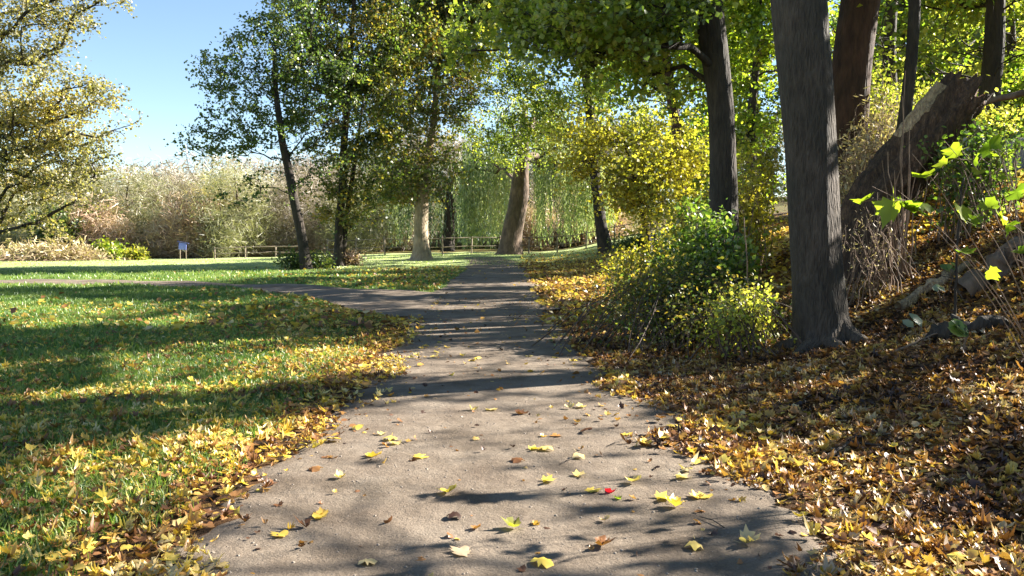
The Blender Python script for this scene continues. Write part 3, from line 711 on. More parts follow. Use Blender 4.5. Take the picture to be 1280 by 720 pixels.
q2 = thicket_proto('olive tinged tree at the far edge of the meadow', M['twig_olive'], 160, 74, 8.5, 7, 15000, .7)
q3 = thicket_proto('yellow leaved tree at the far edge of the meadow', M['twig_yellow'], 262, 76, 7.2, 4, 6500, .6)
q4 = thicket_proto('russet bare tree at the far edge of the meadow', M['twig_pink'], 240, 72, 5.0, 4.5, 6000)
protos = [q1,q2,q3,q4]
spots = [(-70,70,0),(-62,74,1),(-56,68,1),(-52,80,0),(-47,74,1),(-44,84,0),(-39,72,1),(-38,86,0),(-34,78,0),(-31,88,0),(-30,72,3),(-27,80,0),(-25,73,1),(-23,86,0),(-20,76,0),(-17,84,0),(-15,76,1),(-12,88,0),(-8,92,1),(-3,94,0),(2,92,0),(7,96,0),(12,92,1),(-50,92,0),(-60,90,0),(-41,95,0),(-18,97,0),(-28,96,2),(-36,70,3),(-80,80,1),(3,84,3),(8,80,3)]
for x, y, k in spots:
    s = .74+.32*rs.rand()
    copy_tree(protos[k], (x, y, float(H(x, y))-.1), rs.rand()*6, (s*1.1, s*1.1, s))
for x, y, s, k in [(-19,100,1.5,1),(-11,100,1.7,0),(-3,104,1.5,1),(5,100,1.6,1),(12,104,1.6,0),(-27,108,1.4,0)]:
    copy_tree(protos[k], (x, y, float(H(x, y))-.1), rs.rand()*6, (s, s, s))
# the wood behind the thicket reads as one mass
n = 60000
x = rs.rand(n)*260-150; y = 112+rs.rand(n)*26; top = 9.5+2.6*vnoise(x, y*0, .09, 3)+1.5*vnoise(x, y*0, .3, 4)
z = H(x, y)+top*rs.rand(n)**.8
v, f, r = scatter(np.stack([x,y,z],1), rot_from(rs.randn(n,3), rs.rand(n)*6.3), 1.5*(.5+rs.rand(n)), (T_SLIVER[0]*V(1.6,1,1), T_SLIVER[1]), rs.rand(n))
tag(mesh_np('distant_woodland', v, f, M['twig_tan'], {'rnd': r}), kind='stuff')

# ------------------------------------------------------------------ shrubs
def shrub(name, label, cl, d, n_stem, n_leaf, size, lmat, smat, cat='shrub', base=None, spread=.12, tmpl=T_OVAL, minr=.006, group=None, stem_r=.012, carve=False, foliage='foliage', base_spread=.3, clumpy=2, arch=.25):
    W = clusters_world(cl, d)
    if base is None:
        c0 = np.mean([c for c, _, _ in W], 0); base = V(c0[0], c0[1], float(H(c0[0], c0[1])))
    t = thing(name, label, cat, base, group)
    vol = np.array([w*(r[0]*r[1]*r[2])**.6 for _, r, w in W]); vol /= vol.sum()
    att = np.concatenate([ellipsoid_pts(c, r, max(2, int(q*n_stem)), .5) for (c, r, w), q in zip(W, vol)])
    gz = H(att[:,0], att[:,1]); att[:,2] = np.maximum(att[:,2], gz+.08+.1*rs.rand(len(att)))
    tb = Tubes(); L = []
    for a in att:
        b = np.array(base)*V(.65,.65,0)+a*V(.35,.35,0)+rs.randn(3)*V(base_spread,base_spread,0); b[2] = float(H(b[0], b[1]))-.03
        u = np.linspace(0, 1, 7)[:,None]; mid = (a+b)/2+V(0,0,1)*np.linalg.norm(a-b)*arch+rs.randn(3)*.08
        c = (1-u)**2*b+2*u*(1-u)*mid+u*u*a; c[1:] += rs.randn(6,3)*.015*np.linalg.norm(a-b)
        tb.add(c, np.linspace(stem_r*(.5+rs.rand()), minr*.6, 7), 4, cap=False); L.append(c[1:])
    tb.build('stems', smat, t, np.array(base))
    if n_leaf:
        C = np.concatenate(L); w = rs.rand(len(C))**clumpy; w /= w.sum(); k = rs.choice(len(C), n_leaf, p=w)
        P = C[k]+rs.randn(n_leaf, 3)*spread
        m = P[:,2] > H(P[:,0], P[:,1])+.02
        if carve: m &= ~(lit_mask(P) & (rs.rand(n_leaf) > .1))
        P = P[m]; n = len(P)
        v, f, r = scatter(P-np.array(base), rot_from(rs.randn(n,3)+V(0,0,.9), rs.rand(n)*6.3), size*(.6+.8*rs.rand(n)), tmpl, rs.rand(n))
        mesh_np(foliage, v, f, lmat, {'rnd': r}, parent=t)
    return t
shrub('bush', 'glossy green bush left of the big grey trunk, in the sun', [(890,300,45,42,0,1.2),(862,325,40,28,0),(915,325,36,30,-.5),(880,270,30,24,.3,.7)], 13, 130, 6200, .08, M['leaf_bright'], M['bramble_stem'], spread=.13, clumpy=3)
shrub('bramble', 'dark bramble thicket spilling over the leaves below the green bush', [(840,365,55,30,0),(800,345,45,26,1.0),(900,385,40,22,-1.0,.9),(870,350,60,30,0)], 12, 230, 8000, .05, M['leaf_orange'], M['bramble_stem'], spread=.17, arch=.2, base_spread=.8, stem_r=.007, minr=.004, clumpy=1)
shrub('low_shrub', 'low pale-leaved shrub at the left foot of the big grey trunk', [(925,383,38,18,0),(900,398,28,12,-.4,.6),(950,362,24,18,.3,.6)], 10.6, 70, 1500, .055, M['leaf_pale'], M['bramble_stem'], spread=.08)
shrub('bush', 'twiggy bush with yellowing leaves under the golden maple', [(800,325,42,28,0),(770,330,25,16,1),(840,310,34,34,0)], 20, 120, 3500, .09, M['leaf_gold'], M['dead_stem'], spread=.15)
shrub('bush', 'sunlit yellow bush behind the green bush, beside the tall dark trunk', [(860,280,30,36,0),(930,250,36,34,2),(950,200,26,36,3)], 17, 110, 5200, .09, M['leaf_gold'], M['dead_stem'], spread=.16)
shrub('dry_undergrowth', 'tangle of dry grassy stems between the big grey trunk and the broken log', [(1070,210,24,55,0),(1095,150,30,36,1),(1062,270,22,34,-1)], 16.5, 260, 3500, .16, M['reed'], M['dead_stem'], cat='undergrowth', tmpl=T_LONG, spread=.14, arch=.3, stem_r=.009)
shrub('bush', 'twiggy yellow-green bush behind the broken log', [(1130,130,60,40,0),(1200,160,50,30,0),(1090,110,36,50,1),(1250,150,40,30,0)], 19, 180, 6500, .09, M['leaf_pale'], M['dead_stem'], spread=.2)
shrub('bush', 'small leafy bush under the right end of the broken log', [(1215,175,36,20,0),(1250,170,34,22,.3),(1180,190,26,16,0,.7)], 13.5, 90, 2600, .075, M['leaf_bright'], M['dead_stem'], spread=.12)
shrub('dry_undergrowth', 'dry twigs and pale stalks at the foot of the big grey trunk, right side', [(1080,292,34,24,0),(1105,270,28,24,.5)], 11.8, 60, 400, .06, M['reed'], M['dead_stem'], cat='undergrowth', tmpl=T_LONG, arch=.15, stem_r=.008)
# shrubs round the pair of trees and along the edges of the meadow
shrub('bush', 'dark low bush round the foot of the left tree of the island pair', [(372,326,26,14,0),(398,328,22,10,0)], aA[1]+.6, 70, 2600, .13, M['leaf_dark'], M['bark_dark'], spread=.25, stem_r=.02, minr=.015)
shrub('bush', 'russet low bush right of the island pair of trees', [(440,322,22,12,0),(415,324,16,10,0)], bB[1]+1.6, 60, 1900, .13, M['twig_pink'], M['bark_dark'], spread=.22, stem_r=.02, minr=.015)
shrub('reed_bed', 'tan reeds at the far edge of the meadow on the left', [(68,316,32,14,0),(30,318,28,12,2),(100,318,20,10,1)], 62, 380, 5200, .5, M['reed'], M['dead_stem'], cat='reeds', tmpl=T_LONG, spread=.3, base_spread=2.5, arch=.05, stem_r=.02, minr=.015)
shrub('bush', 'dark green bush behind the tan reeds', [(78,285,26,20,0),(60,270,20,20,1)], 68, 60, 4200, .3, M['leaf_dark'], M['bark_dark'], spread=.5, stem_r=.04, minr=.02)
shrub('bush', 'low green bush at the meadow edge right of the reeds', [(140,312,26,14,0)], 66, 40, 1500, .26, M['leaf_lime'], M['bark_dark'], spread=.3, stem_r=.03, minr=.02)
shrub('bush', 'small bright yellow-green bush at the meadow edge left of the blue board', [(172,318,14,9,0)], 64, 30, 1000, .22, M['leaf_gold'], M['bark_dark'], spread=.2, stem_r=.03, minr=.02)
shrub('bush', 'orange-brown bush behind the rising fence, left of the dark leaning trunk', [(698,288,34,14,0),(735,282,20,14,0)], 78, 60, 2400, .3, M['twig_pink'], M['bark_dark'], spread=.4, stem_r=.04, minr=.02)
shrub('bush', 'dark shaded bush at the foot of the dark leaning trunk', [(778,305,20,12,0),(800,300,18,16,0)], eE[1]-3, 50, 2000, .14, M['leaf_dark'], M['bark_dark'], spread=.25, stem_r=.03, minr=.015)

# ------------------------------------------------------------------ broken log
def make_log():
    d = 14.2
    b = foot(1082, d, -.3); pA = pix(1088, 262, d); e = pix(1207, 111, d-.2)
    t = thing('broken_log', 'big broken trunk leaning up to the right, pale bare wood on its upper side', 'log', b)
    u = np.linspace(0, 1, 40)[:,None]
    axis = np.where(u < .3, b+(pA-b)*(u/.3), pA+(e-pA)*((u-.3)/.7))
    for i in range(3): axis[:,i] = np.convolve(np.pad(axis[:,i], 4, 'edge'), np.ones(9)/9, 'valid')
    axis[-1] = e; axis[0] = b
    u = u[:,0]; rad = np.interp(u, [0,.15,.35,.6,.85,1], [.62,.50,.46,.45,.44,.41])
    S = 48; a = np.arange(S)*2*pi/S
    tan = np.gradient(axis, axis=0); tan /= np.linalg.norm(tan, axis=1)[:,None]
    side = np.cross(tan, V(0,0,1)); side /= np.linalg.norm(side, axis=1)[:,None]; top = np.cross(side, tan)
    rid = 1+.10*np.sin(a[None]*4+u[:,None]*3)+.06*np.sin(a[None]*9-u[:,None]*5)+.05*np.sin(a[None]*15+u[:,None]*9)+.04*rs.randn(40, S)*.6
    jag = np.zeros((40, S)); jag[-3:] = (.10*np.sin(a*3)+.09*np.sin(a*7+1)+.08*rs.randn(S))[None]*np.array([.3,.6,1])[:,None]
    ring = axis[:,None]+(rad[:,None]*rid)[:,:,None]*(np.cos(a)[None,:,None]*side[:,None]+np.sin(a)[None,:,None]*top[:,None])+jag[:,:,None]*tan[:,None]
    o = b
    i, j = np.meshgrid(np.arange(39), np.arange(S), indexing='ij')
    q = np.stack([i*S+j, i*S+(j+1) % S, (i+1)*S+(j+1) % S, (i+1)*S+j], -1).reshape(-1,4)
    v = ring.reshape(-1,3)-o
    mesh_np('trunk', v, q, M['rot'], smooth=True, parent=t)
    # splintered end, sunk inwards
    er = ring[-1]; k = [er]
    for s_, dp in ((.93,-.01),(.75,-.10),(.5,-.22),(.25,-.28)):
        k.append(e+(er-e)*s_+tan[-1]*(dp+.05*rs.randn(S)[:,None]))
    k.append(np.repeat((e-tan[-1]*.3)[None], S, 0)); k = np.array(k)
    i, j = np.meshgrid(np.arange(5), np.arange(S), indexing='ij')
    q = np.stack([i*S+j, i*S+(j+1) % S, (i+1)*S+(j+1) % S, (i+1)*S+j], -1).reshape(-1,4)
    mesh_np('broken_end', k.reshape(-1,3)-o, q, M['rot'], parent=t)
    # bare strip along the upper side, where the bark is gone, its colour lightened to look sunlit: a skin 15 mm proud, edges turned under
    r0, r1 = 24, 38; js = np.arange(5, 14); mid = 9.5
    P = []
    for i in range(r0, r1):
        jl, jr = rs.rand()*.30, rs.rand()*.30; w = 1-.35*abs(math.sin(i*.8))-.3*abs(math.sin(i*2.3+1))*(i < r0+5); row = []
        for jj in js:
            a0 = (mid+(jj-mid)*w*(1-(jl if jj < mid else jr)))/S*2*pi; fi = np.interp(a0, a, rid[i])
            edge = -.05 if jj in (js[0], js[-1]) or i == r0 else .018
            row.append(axis[i]+(rad[i]*fi+edge)*(cos(a0)*side[i]+sin(a0)*top[i]))
        P.append(row)
    P = np.array(P); m_, n_ = P.shape[:2]
    i, j = np.meshgrid(np.arange(m_-1), np.arange(n_-1), indexing='ij')
    q = np.stack([i*n_+j, i*n_+j+1, (i+1)*n_+j+1, (i+1)*n_+j], -1).reshape(-1,4)
    mesh_np('bare_wood', P.reshape(-1,3)-o, q, M['wood_pale'], smooth=True, parent=t)
    # broken branch stub lower right
    tb = Tubes(); s0 = pix(1190,150,d); tb.add([s0, s0+V(.25,-.1,-.12), s0+V(.42,-.2,-.3)], [.16,.12,.07], 9, .1); tb.build('branch_stub', M['wood_pale'], t, o)
make_log()
def stick(name, label, cat, pts, r0, r1, mat, twigs=0, sides=9):
    pts = np.array(pts); n = 14; sg = np.concatenate([[0], np.cumsum(np.linalg.norm(np.diff(pts, axis=0), axis=1))]); s = np.linspace(0, sg[-1], n)
    c = np.stack([np.interp(s, sg, pts[:,i]) for i in range(3)], 1); c[1:-1] += rs.randn(n-2, 3)*r0*.35
    tb = Tubes(); tb.add(c-pts[0], np.linspace(r0, r1, n)*(1+.12*rs.randn(n)), sides, .08)
    for _ in range(twigs):
        k = rs.randint(3, n-1); dv = rs.randn(3)*V(1,1,.6); dv /= np.linalg.norm(dv); L = sg[-1]*(.12+.2*rs.rand())
        p = c[k]-pts[0]; tb.add([p, p+dv*L*.5+V(0,0,.02), p+dv*L], [r1*.8, r1*.5, r1*.25], 5, cap=False)
    o = tb.build(name, mat); o.location = pts[0]
    return tag(o, label, cat)
def gp(px, d, up=0.): return foot(px, d, up)
stick('fallen_branch', 'long bare branch sticking out right from behind the broken log', 'branch', [pix(1190,150,15.2), pix(1235,126,15), pix(1290,116,14.6), pix(1360,105,14)], .07, .035, M['bark_tan'], 4)
stick('fallen_branch', 'thick mossy dark log lying on the leaves at the right edge of the picture', 'log', [gp(1205, 10.2, .08), gp(1250, 10.3, .12), gp(1310, 10.6, .12)], .16, .13, M['bark_tan'], 0, 14)
stick('fallen_branch', 'pale broken branch lying on the slope below the broken log', 'branch', [gp(1125, 10.8, .07), gp(1165, 11, .10), gp(1210, 11.3, .08)], .07, .045, M['wood_pale'], 3)
stick('fallen_branch', 'dark half buried log below the pale broken branch', 'log', [gp(1165, 8.9, .05), gp(1210, 8.8, .08), gp(1262, 8.6, .05)], .10, .08, M['bark_dark'], 2, 12)
stick('fallen_stick', 'thin straight pale stick lying in the leaves on the right slope', 'stick', [gp(1120, 8.6, .06), gp(1190, 8.9, .10)], .014, .009, M['dead_stem'], 2)
stick('fallen_stick', 'curved dark stick lying in the shaded leaves near the lower right', 'stick', [gp(1040, 5.6, .05), gp(1070, 5.8, .08), gp(1110, 5.7, .05)], .013, .007, M['bark_dark'], 2)
stick('upright_stalk', 'thin dark dead stalk standing on the right slope', 'stalk', [gp(1196, 9.4, 0), pix(1200,255,9.5), pix(1205,222,9.5)], .018, .008, M['bark_dark'], 3)
stick('upright_stalk', 'pale stalk rising left of the big grey trunk beside the low shrub', 'stalk', [gp(944, 11, 0), pix(934,330,11), pix(930,272,11)], .014, .006, M['dead_stem'], 3)
# bare canes in front of the log
t = thing('bare_canes', 'clump of bare pale canes standing in front of the broken log', 'canes', gp(1128, 12.4))
tb = Tubes(); o0 = np.array(t.location)
for (x0, x1, y1) in ((1128,1118,215),(1130,1126,120),(1122,1104,200),(1134,1140,180),(1138,1108,190),(1120,1136,160),(1142,1150,230),(1115,1098,240),(1132,1132,90),(1140,1128,205),(1126,1146,212)):
    b = gp(x0, 12.4+rs.randn()*.15, -.03); e = pix(x1, y1, 12.4+rs.randn()*.4); u = np.linspace(0,1,8)[:,None]
    c = b+(e-b)*u+rs.randn(3)*.05*u*(1-u)*4; c[1:] += rs.randn(7,3)*.012
    tb.add(c-o0, np.linspace(.016,.006,8), 5, cap=False)
tb.build('canes', M['dead_stem'], t)

# ------------------------------------------------------------------ maple saplings with big lit leaves, right
def sapling(label, base, stems, size, mat, cat='sapling', name='maple_sapling'):
    """stems: list of (px,py,d, n_leaf, spread_px)"""
    t = thing(name, label, cat, base); b0 = np.array(base); tb = Tubes(); P = []
    for (px, py, d, n, sp) in stems:
        e = pix(px, py, d); u = np.linspace(0,1,9)[:,None]; mid = (b0+e)/2+V(0,0,.25*np.linalg.norm(e-b0))+rs.randn(3)*.06
        c = (1-u)**2*b0+2*u*(1-u)*mid+u*u*e
        tb.add(c-b0, np.linspace(.005,.002,9), 5, cap=False)
        for k in range(n):
            p = c[-1]+(c[-3]-c[-1])*rs.rand()*1.2+rs.randn(3)*V(1,.8,.6)*sp*d/F
            tb.add([c[-2]-b0, (c[-2]+p)/2-b0+V(0,0,.02), p-b0], [.003,.002,.0015], 4, cap=False); P.append(p)
    tb.build('stems', M['dead_stem'], t)
    P = np.array(P); n = len(P); T = np.arange(n)
    for k in range(n):
        v, f, r = scatter(P[k:k+1]-b0, rot_from(rs.randn(1,3)*.55+V(-.1,-.45,.8), rs.rand(1)*6.3), np.array([size*(.8+.45*rs.rand())]), MAPLES[k % 3 if k % 2 else 5], np.array([rs.rand()]))
        mesh_np('leaf', v, f, mat, {'rnd': r}, parent=t)
    return t
M['sap'] = leaf_mat('backlit_maple_leaves', [(.10,.17,.015),(.18,.25,.02),(.30,.34,.03)], trans=.62, clump=2, gloss=.02)
sapling('maple sapling with lime leaves drooping in front of the bare canes', gp(1330, 6.2), [(1090,233,6.0,4,18),(1122,238,6.0,3,14),(1140,192,6.2,1,4)], .17, M['sap'])
sapling('maple sapling with bright green leaves at the end of the broken log', gp(1330, 6.6), [(1180,175,6.2,3,14),(1203,190,6.2,2,10)], .115, M['sap'])
sapling('maple sapling with lime leaves against the right edge of the picture', gp(1330, 5.2), [(1255,165,5.4,3,14),(1248,188,5.4,2,10),(1285,150,5.2,4,18)], .115, M['sap'])
sapling('maple sapling with darker hanging leaves over the right slope', gp(1345, 5.2), [(1210,258,5.2,2,10),(1168,285,5.2,2,12),(1262,270,5.0,3,16),(1262,305,5.0,2,12)], .105, M['sap'])
def ground_plant(label, px, py, n, size, mat, tilt=.8):
    b = ground(px, py); t = thing('seedling', label, 'seedling', b); tb = Tubes()
    for k in range(n):
        a = rs.rand()*6.3; e = V(cos(a)*.06, sin(a)*.06, .10+.10*rs.rand()); tb.add([V(0,0,-.02), e*.6+V(0,0,.02), e], [.005,.004,.003], 5, cap=False)
        v, f, r = scatter(e[None], rot_from(np.array([[cos(a)*.5, -.9, tilt]]), rs.rand(1)), np.array([size*(.8+.5*rs.rand())]), T_OVAL, np.array([rs.rand()]))
        mesh_np('leaf', v, f, mat, {'rnd': r}, parent=t)
    tb.build('stem', M['dead_stem'], t)
M['greyleaf'] = leaf_mat('grey_green_leaf', [(.20,.24,.15),(.28,.31,.2)], trans=.2)
ground_plant('single pale grey-green leaf standing up in the shaded leaves on the right', 1147, 425, 2, .17, M['greyleaf'])
ground_plant('small dark green plant standing in the shaded leaves on the right slope', 1203, 440, 6, .18, M['leaf_bright'])
ground_plant('tiny green seedling on the leaf covered slope below the dark half buried log', 1190, 352, 5, .12, M['leaf_bright'])
ground_plant('small pale round-leaved seedling above the grey-green leaf on the slope', 1176, 378, 3, .09, M['greyleaf'])

# ------------------------------------------------------------------ fences, board, railing
def fence(label, pts, h, rails, group=None, name='post_and_rail_fence', mat='fence', pr=.06, rr=.035):
    t = thing(name, label, 'fence', pts[0]); o = np.array(pts[0])
    for i, p in enumerate(pts):
        tb = Tubes(); hh = h*(1+.05*rs.randn()); lean = rs.randn(2)*.03
        tb.add([p-o+V(0,0,-.2), p-o+V(lean[0]*.5,lean[1]*.5,hh*.5), p-o+V(lean[0],lean[1],hh)], [pr,pr,pr*.95], 8); tb.build('post', M[mat], t)
    for q in rails:
        for a, b in zip(pts[:-1], pts[1:]):
            tb = Tubes(); m = (a+b)/2+V(0,0,-.03+rs.randn()*.015)
            tb.add([a-o+V(0,-.05,h*q+rs.randn()*.02), m-o+V(0,-.05,h*q), b-o+V(0,-.05,h*q+rs.randn()*.02)], [rr,rr,rr*.9], 6); tb.build('rail', M[mat], t)
    return t
def gline(p0, p1, n):
    return [V(x, y, float(H(x, y))) for x, y in zip(np.linspace(p0[0], p1[0], n), np.linspace(p0[1], p1[1], n))]
fence('weathered post and rail fence behind the pale trunk and the leaning willow', gline((-14,dD[1]+1.2),(10,dD[1]+1.6),12), 1.35, (.45,.92))
fence('weathered post and rail fence at the far left of the meadow, beside the island trees', gline((-24.5,66),(-17,66),4), .95, (.45,.95))
# board
b = foot(228, 65, 0); t = thing('notice_board', 'small pale blue board with a dark top edge at the far edge of the meadow', 'board', b)
def box(name, c, s, mat, parent, rot=None):
    x, y, z = np.array(s)/2; v = np.array([(i*x, j*y, k*z) for i in (-1,1) for j in (-1,1) for k in (-1,1)])
    if rot is not None: v = v@rot.T
    f = np.array([(0,1,3,2),(4,6,7,5),(0,4,5,1),(2,3,7,6),(0,2,6,4),(1,5,7,3)])
    o = mesh_np(name, v+np.array(c), f, mat, parent=parent)
    md = o.modifiers.new('bevel', 'BEVEL'); md.width = min(s)*.2; md.segments = 2
    return o
rt = np.array([[cos(.08),0,sin(.08)],[0,1,0],[-sin(.08),0,cos(.08)]])
box('board', (0,0,1.05), (.62,.05,.55), M['blue'], t, rt); box('top_edge', (.06,-.01,1.36), (.95,.12,.08), M['navy'], t, np.array([[cos(.2),0,sin(.2)],[0,1,0],[-sin(.2),0,cos(.2)]]))
for s in (-1,1): box('post', (s*.24,.05,.4), (.06,.06,1.1), M['fence'], t)
# railing at the top of the bank
g = [foot(px, 17.5, 0) for px in (1205,1232,1259,1286,1313,1340)]
g = [p+V(0,0,.0) for p in g]
t = fence('low grey railing at the top of the bank under the right edge foliage', g, .62, (.2,.95), name='railing', mat='rail', pr=.03, rr=.02)
wv = foot(1275, 18.6, 0)
t = thing('low_wall', 'pale grey stone wall glimpsed behind the railing', 'wall', wv)
for k in range(5): box('block', (-1.2+k*.62, .04*rs.randn(), .35), (.58,.3,.8+.06*rs.randn()), M['stone'], t)

# ------------------------------------------------------------------ leaf litter
def litter(name, x, y, size, mat, tmpls, tilt=.35, lift=.03, zoff=0.0, smul=None):
    n = len(x); P = np.stack([x, y, H(x, y)+zoff+lift*rs.rand(n)], 1)
    nrm = V(0,0,1)+rs.randn(n,3)*tilt; nrm[:,2] = np.abs(nrm[:,2])+.15
    R = rot_from(nrm, rs.rand(n)*6.3); S = size*(.45+.95*rs.rand(n)**1.4)
    if smul is not None: S = S*smul
    parts = []; k = len(tmpls); idx = rs.randint(0, k, n); rnd = np.clip(rs.rand(n)*.9+.05, 0, 1)
    for i in range(k):
        m = idx == i
        if m.any(): parts.append(scatter(P[m], R[m], S[m], tmpls[i], rnd[m]))
    v, f, r = join(parts)
    o = mesh_np(name, v, f, mat, {'rnd': r}); tag(o, kind='stuff'); return o
def cand(n, x0, x1, y0, y1, pw=1.0):
    return x0+(x1-x0)*rs.rand(n), y0+(y1-y0)*rs.rand(n)**pw
def edge(x, y): return (x-pcx(y))/phw(y)
# right bank, near
x, y = cand(105000, .9, 12, 2.2, 17, 1.25); e = edge(x, y)
wob = .16*np.sin(y*2.3)+.10*np.sin(y*5.1+1)+.3*(vnoise(x, y, 1.5, 8)-.5)
keep = rs.rand(len(x)) < np.maximum(sstep(.78, .95, e+wob), sstep(.9, .99, e))
x, y = x[keep], y[keep]
dens = rs.rand(len(x)) < np.where(np.hypot(x, y) < 9, 1, .8)
litter('leaf_litter', x[dens], y[dens], .060, M['litter'], MAPLES[:4]+CRUMPLED+[T_OVAL]*3, .28, .04)
# yellow fresh leaves along the right edge
x, y = cand(20000, 1.0, 3.6, 2.4, 12, 1.2); e = edge(x, y); wob = .15*np.sin(y*2.3)+.3*(vnoise(x, y, 1.5, 8)-.5)
keep = rs.rand(len(x)) < np.exp(-((e+wob-1.12)/.2)**2)*sstep(.35,.7,vnoise(x, y, 1.2, 11))
litter('yellow_leaf_drift', x[keep], y[keep], .072, M['litter_yellow'], MAPLES, .33, .05, .02)
# right bank, farther
x, y = cand(90000, .6, 26, 15, 60, 1.5); e = edge(x, y)
keep = (rs.rand(len(x)) < sstep(.86, 1.1, e+.2*np.sin(y*1.3)))*(rs.rand(len(x)) < 1-.9*sstep(44, 58, y))
litter('leaf_litter', x[keep], y[keep], .13, M['litter_yellow'], [T_SIMPLE, T_OVAL], .5, .06)
# left verge and lawn
x, y = cand(95000, -13, -.9, 2.2, 20, 1.3); e = -edge(x, y)
wob = .12*np.sin(y*1.9+2)+.3*(vnoise(x, y, 1.4, 9)-.5)
band = np.exp(-np.maximum(0, e-1.3)/np.where(y < 8, 1.9, 1.0))*.95+.10+.35*sstep(.5,.75,vnoise(x, y, .8, 21))*(e > 1)*np.exp(-np.maximum(0,e-3)/2)
band *= np.where(y > 14, .6, 1)
keep = rs.rand(len(x)) < sstep(.80, .99, e+wob*.9)*np.clip(band, 0, 1)*np.clip(.25+1.1*vnoise(x, y, 1.7, 14), 0, 1)
keep &= (br_dist(x, y) > 1.3)
litter('leaf_litter', x[keep], y[keep], .060, M['litter_yellow'], MAPLES[:5]+CRUMPLED+[T_OVAL]*2, .26, .04, .015)
x, y = cand(16000, -16, 2.2, 14, 44, 1.2); e = -edge(x, y)
keep = (rs.rand(len(x)) < sstep(.9, 1.15, e)*np.exp(-np.maximum(0, e-2.2)/1.8)) & (br_dist(x, y) > 1.4)
litter('leaf_litter', x[keep], y[keep], .13, M['litter_yellow'], [T_SIMPLE, T_OVAL], .5, .05, .02)
x, y = cand(4200, -2.2, 2.2, 2.6, 16, 1.2); e = np.abs(edge(x, y))
keep = (e > .55) & (e < 1.02) & (rs.rand(len(x)) < sstep(.5, 1.0, e)*(.15+.85*sstep(.4,.7,vnoise(x, y, 1.6, 51))))
litter('leaf_litter', x[keep], y[keep], .07, M['litter_yellow'], MAPLES[:5]+CRUMPLED, .2, .02, .016)
# scraps, grit and small leaves on the path
x, y = cand(2600, -2, 2, 2.4, 22, 1.1); keep = (np.abs(edge(x, y)) < 1.0) & (rs.rand(len(x)) < .25+.75*np.abs(edge(x, y))**2)
litter('leaf_scraps', x[keep], y[keep], .045, M['litter'], MAPLES, .4, .01, .015)
x, y = cand(2500, -2, 2, 8, 46, 1.2); keep = (np.abs(edge(x, y)) < 1.0) & (rs.rand(len(x)) < .06+.5*np.abs(edge(x, y))**3)
litter('leaf_scraps', x[keep], y[keep], .10, M['litter_yellow'], [T_SIMPLE, T_OVAL], .5, .02, .015)
n = 2600; x, y = cand(n, -2, 2, 2.4, 12, 1.2); keep = np.abs(edge(x, y)) < 1.02
x, y = x[keep], y[keep]; n = len(x)
oct_v = np.array([(1,0,0),(0,1,0),(-1,0,0),(0,-1,0),(0,0,.7),(0,0,-.7)]); oct_f = np.array([(0,1,4),(1,2,4),(2,3,4),(3,0,4),(1,0,5),(2,1,5),(3,2,5),(0,3,5)])
v, f, r = scatter(np.stack([x, y, H(x, y)+.014], 1), rot_from(rs.randn(n,3)*.3+V(0,0,1), rs.rand(n)*6), .004+.009*rs.rand(n)**3, (oct_v, oct_f), rs.rand(n))
tag(mesh_np('gravel', v, f, M['grit'], {'rnd': r}), kind='stuff')

# ------------------------------------------------------------------ grass
M['meadow'] = leaf_mat('sun_brightened_meadow_grass', [(.22,.30,.09),(.34,.40,.14),(.46,.50,.22)], trans=.35, clump=.4)  # far blades, with the backlit brightness put into their colour
def grass(name, x, y, h, wd, mat=None):
    n = len(x); P = np.stack([x, y, H(x, y)-.005], 1)
    a = rs.rand(n)*6.3; hh = h*(.5+.9*rs.rand(n)); lean = rs.randn(n,2)*hh[:,None]*.5
    s = np.stack([np.cos(a), np.sin(a), a*0], 1)*wd/2
    m = P+np.concatenate([lean*.35, hh[:,None]*.6], 1); tip = P+np.concatenate([lean, hh[:,None]], 1)
    v = np.stack([P-s, P+s, m+s*.8, m-s*.8, tip], 1).reshape(-1,3); b = np.arange(n)*5
    f = np.stack([np.stack([b,b+1,b+2],1), np.stack([b,b+2,b+3],1), np.stack([b+3,b+2,b+4],1)], 1).reshape(-1,3)
    tag(mesh_np(name, v, f, mat or M['grass'], {'rnd': np.repeat(rs.rand(n), 3)}), kind='stuff')
def gkeep(x, y, lim=1.05):
    e = -edge(x, y); return (rs.rand(len(x)) < sstep(lim, lim+.35, e+.25*(vnoise(x, y, 2, 33)-.5))) & (br_dist(x, y) > 1.35)
x, y = cand(150000, -9, -1.3, 2.2, 11, 1.15); k = gkeep(x, y) & (rs.rand(len(x)) < .4+1.0*sstep(.3, .7, vnoise(x, y, 1.1, 40))); grass('grass', x[k], y[k], .072, .009)
x, y = cand(110000, -22, -1.3, 10, 27, 1.2); k = gkeep(x, y); grass('grass', x[k], y[k], .075, .014)
x, y = cand(60000, -40, 6, 25, 62, 1.2); k = gkeep(x, y, .9) | ((y > 46) & (x < 6)); near = y < 41; far = k & ~near; k &= near; grass('grass', x[k], y[k], .10, .03); grass('grass', x[far], y[far], .06, .03, M['meadow'])

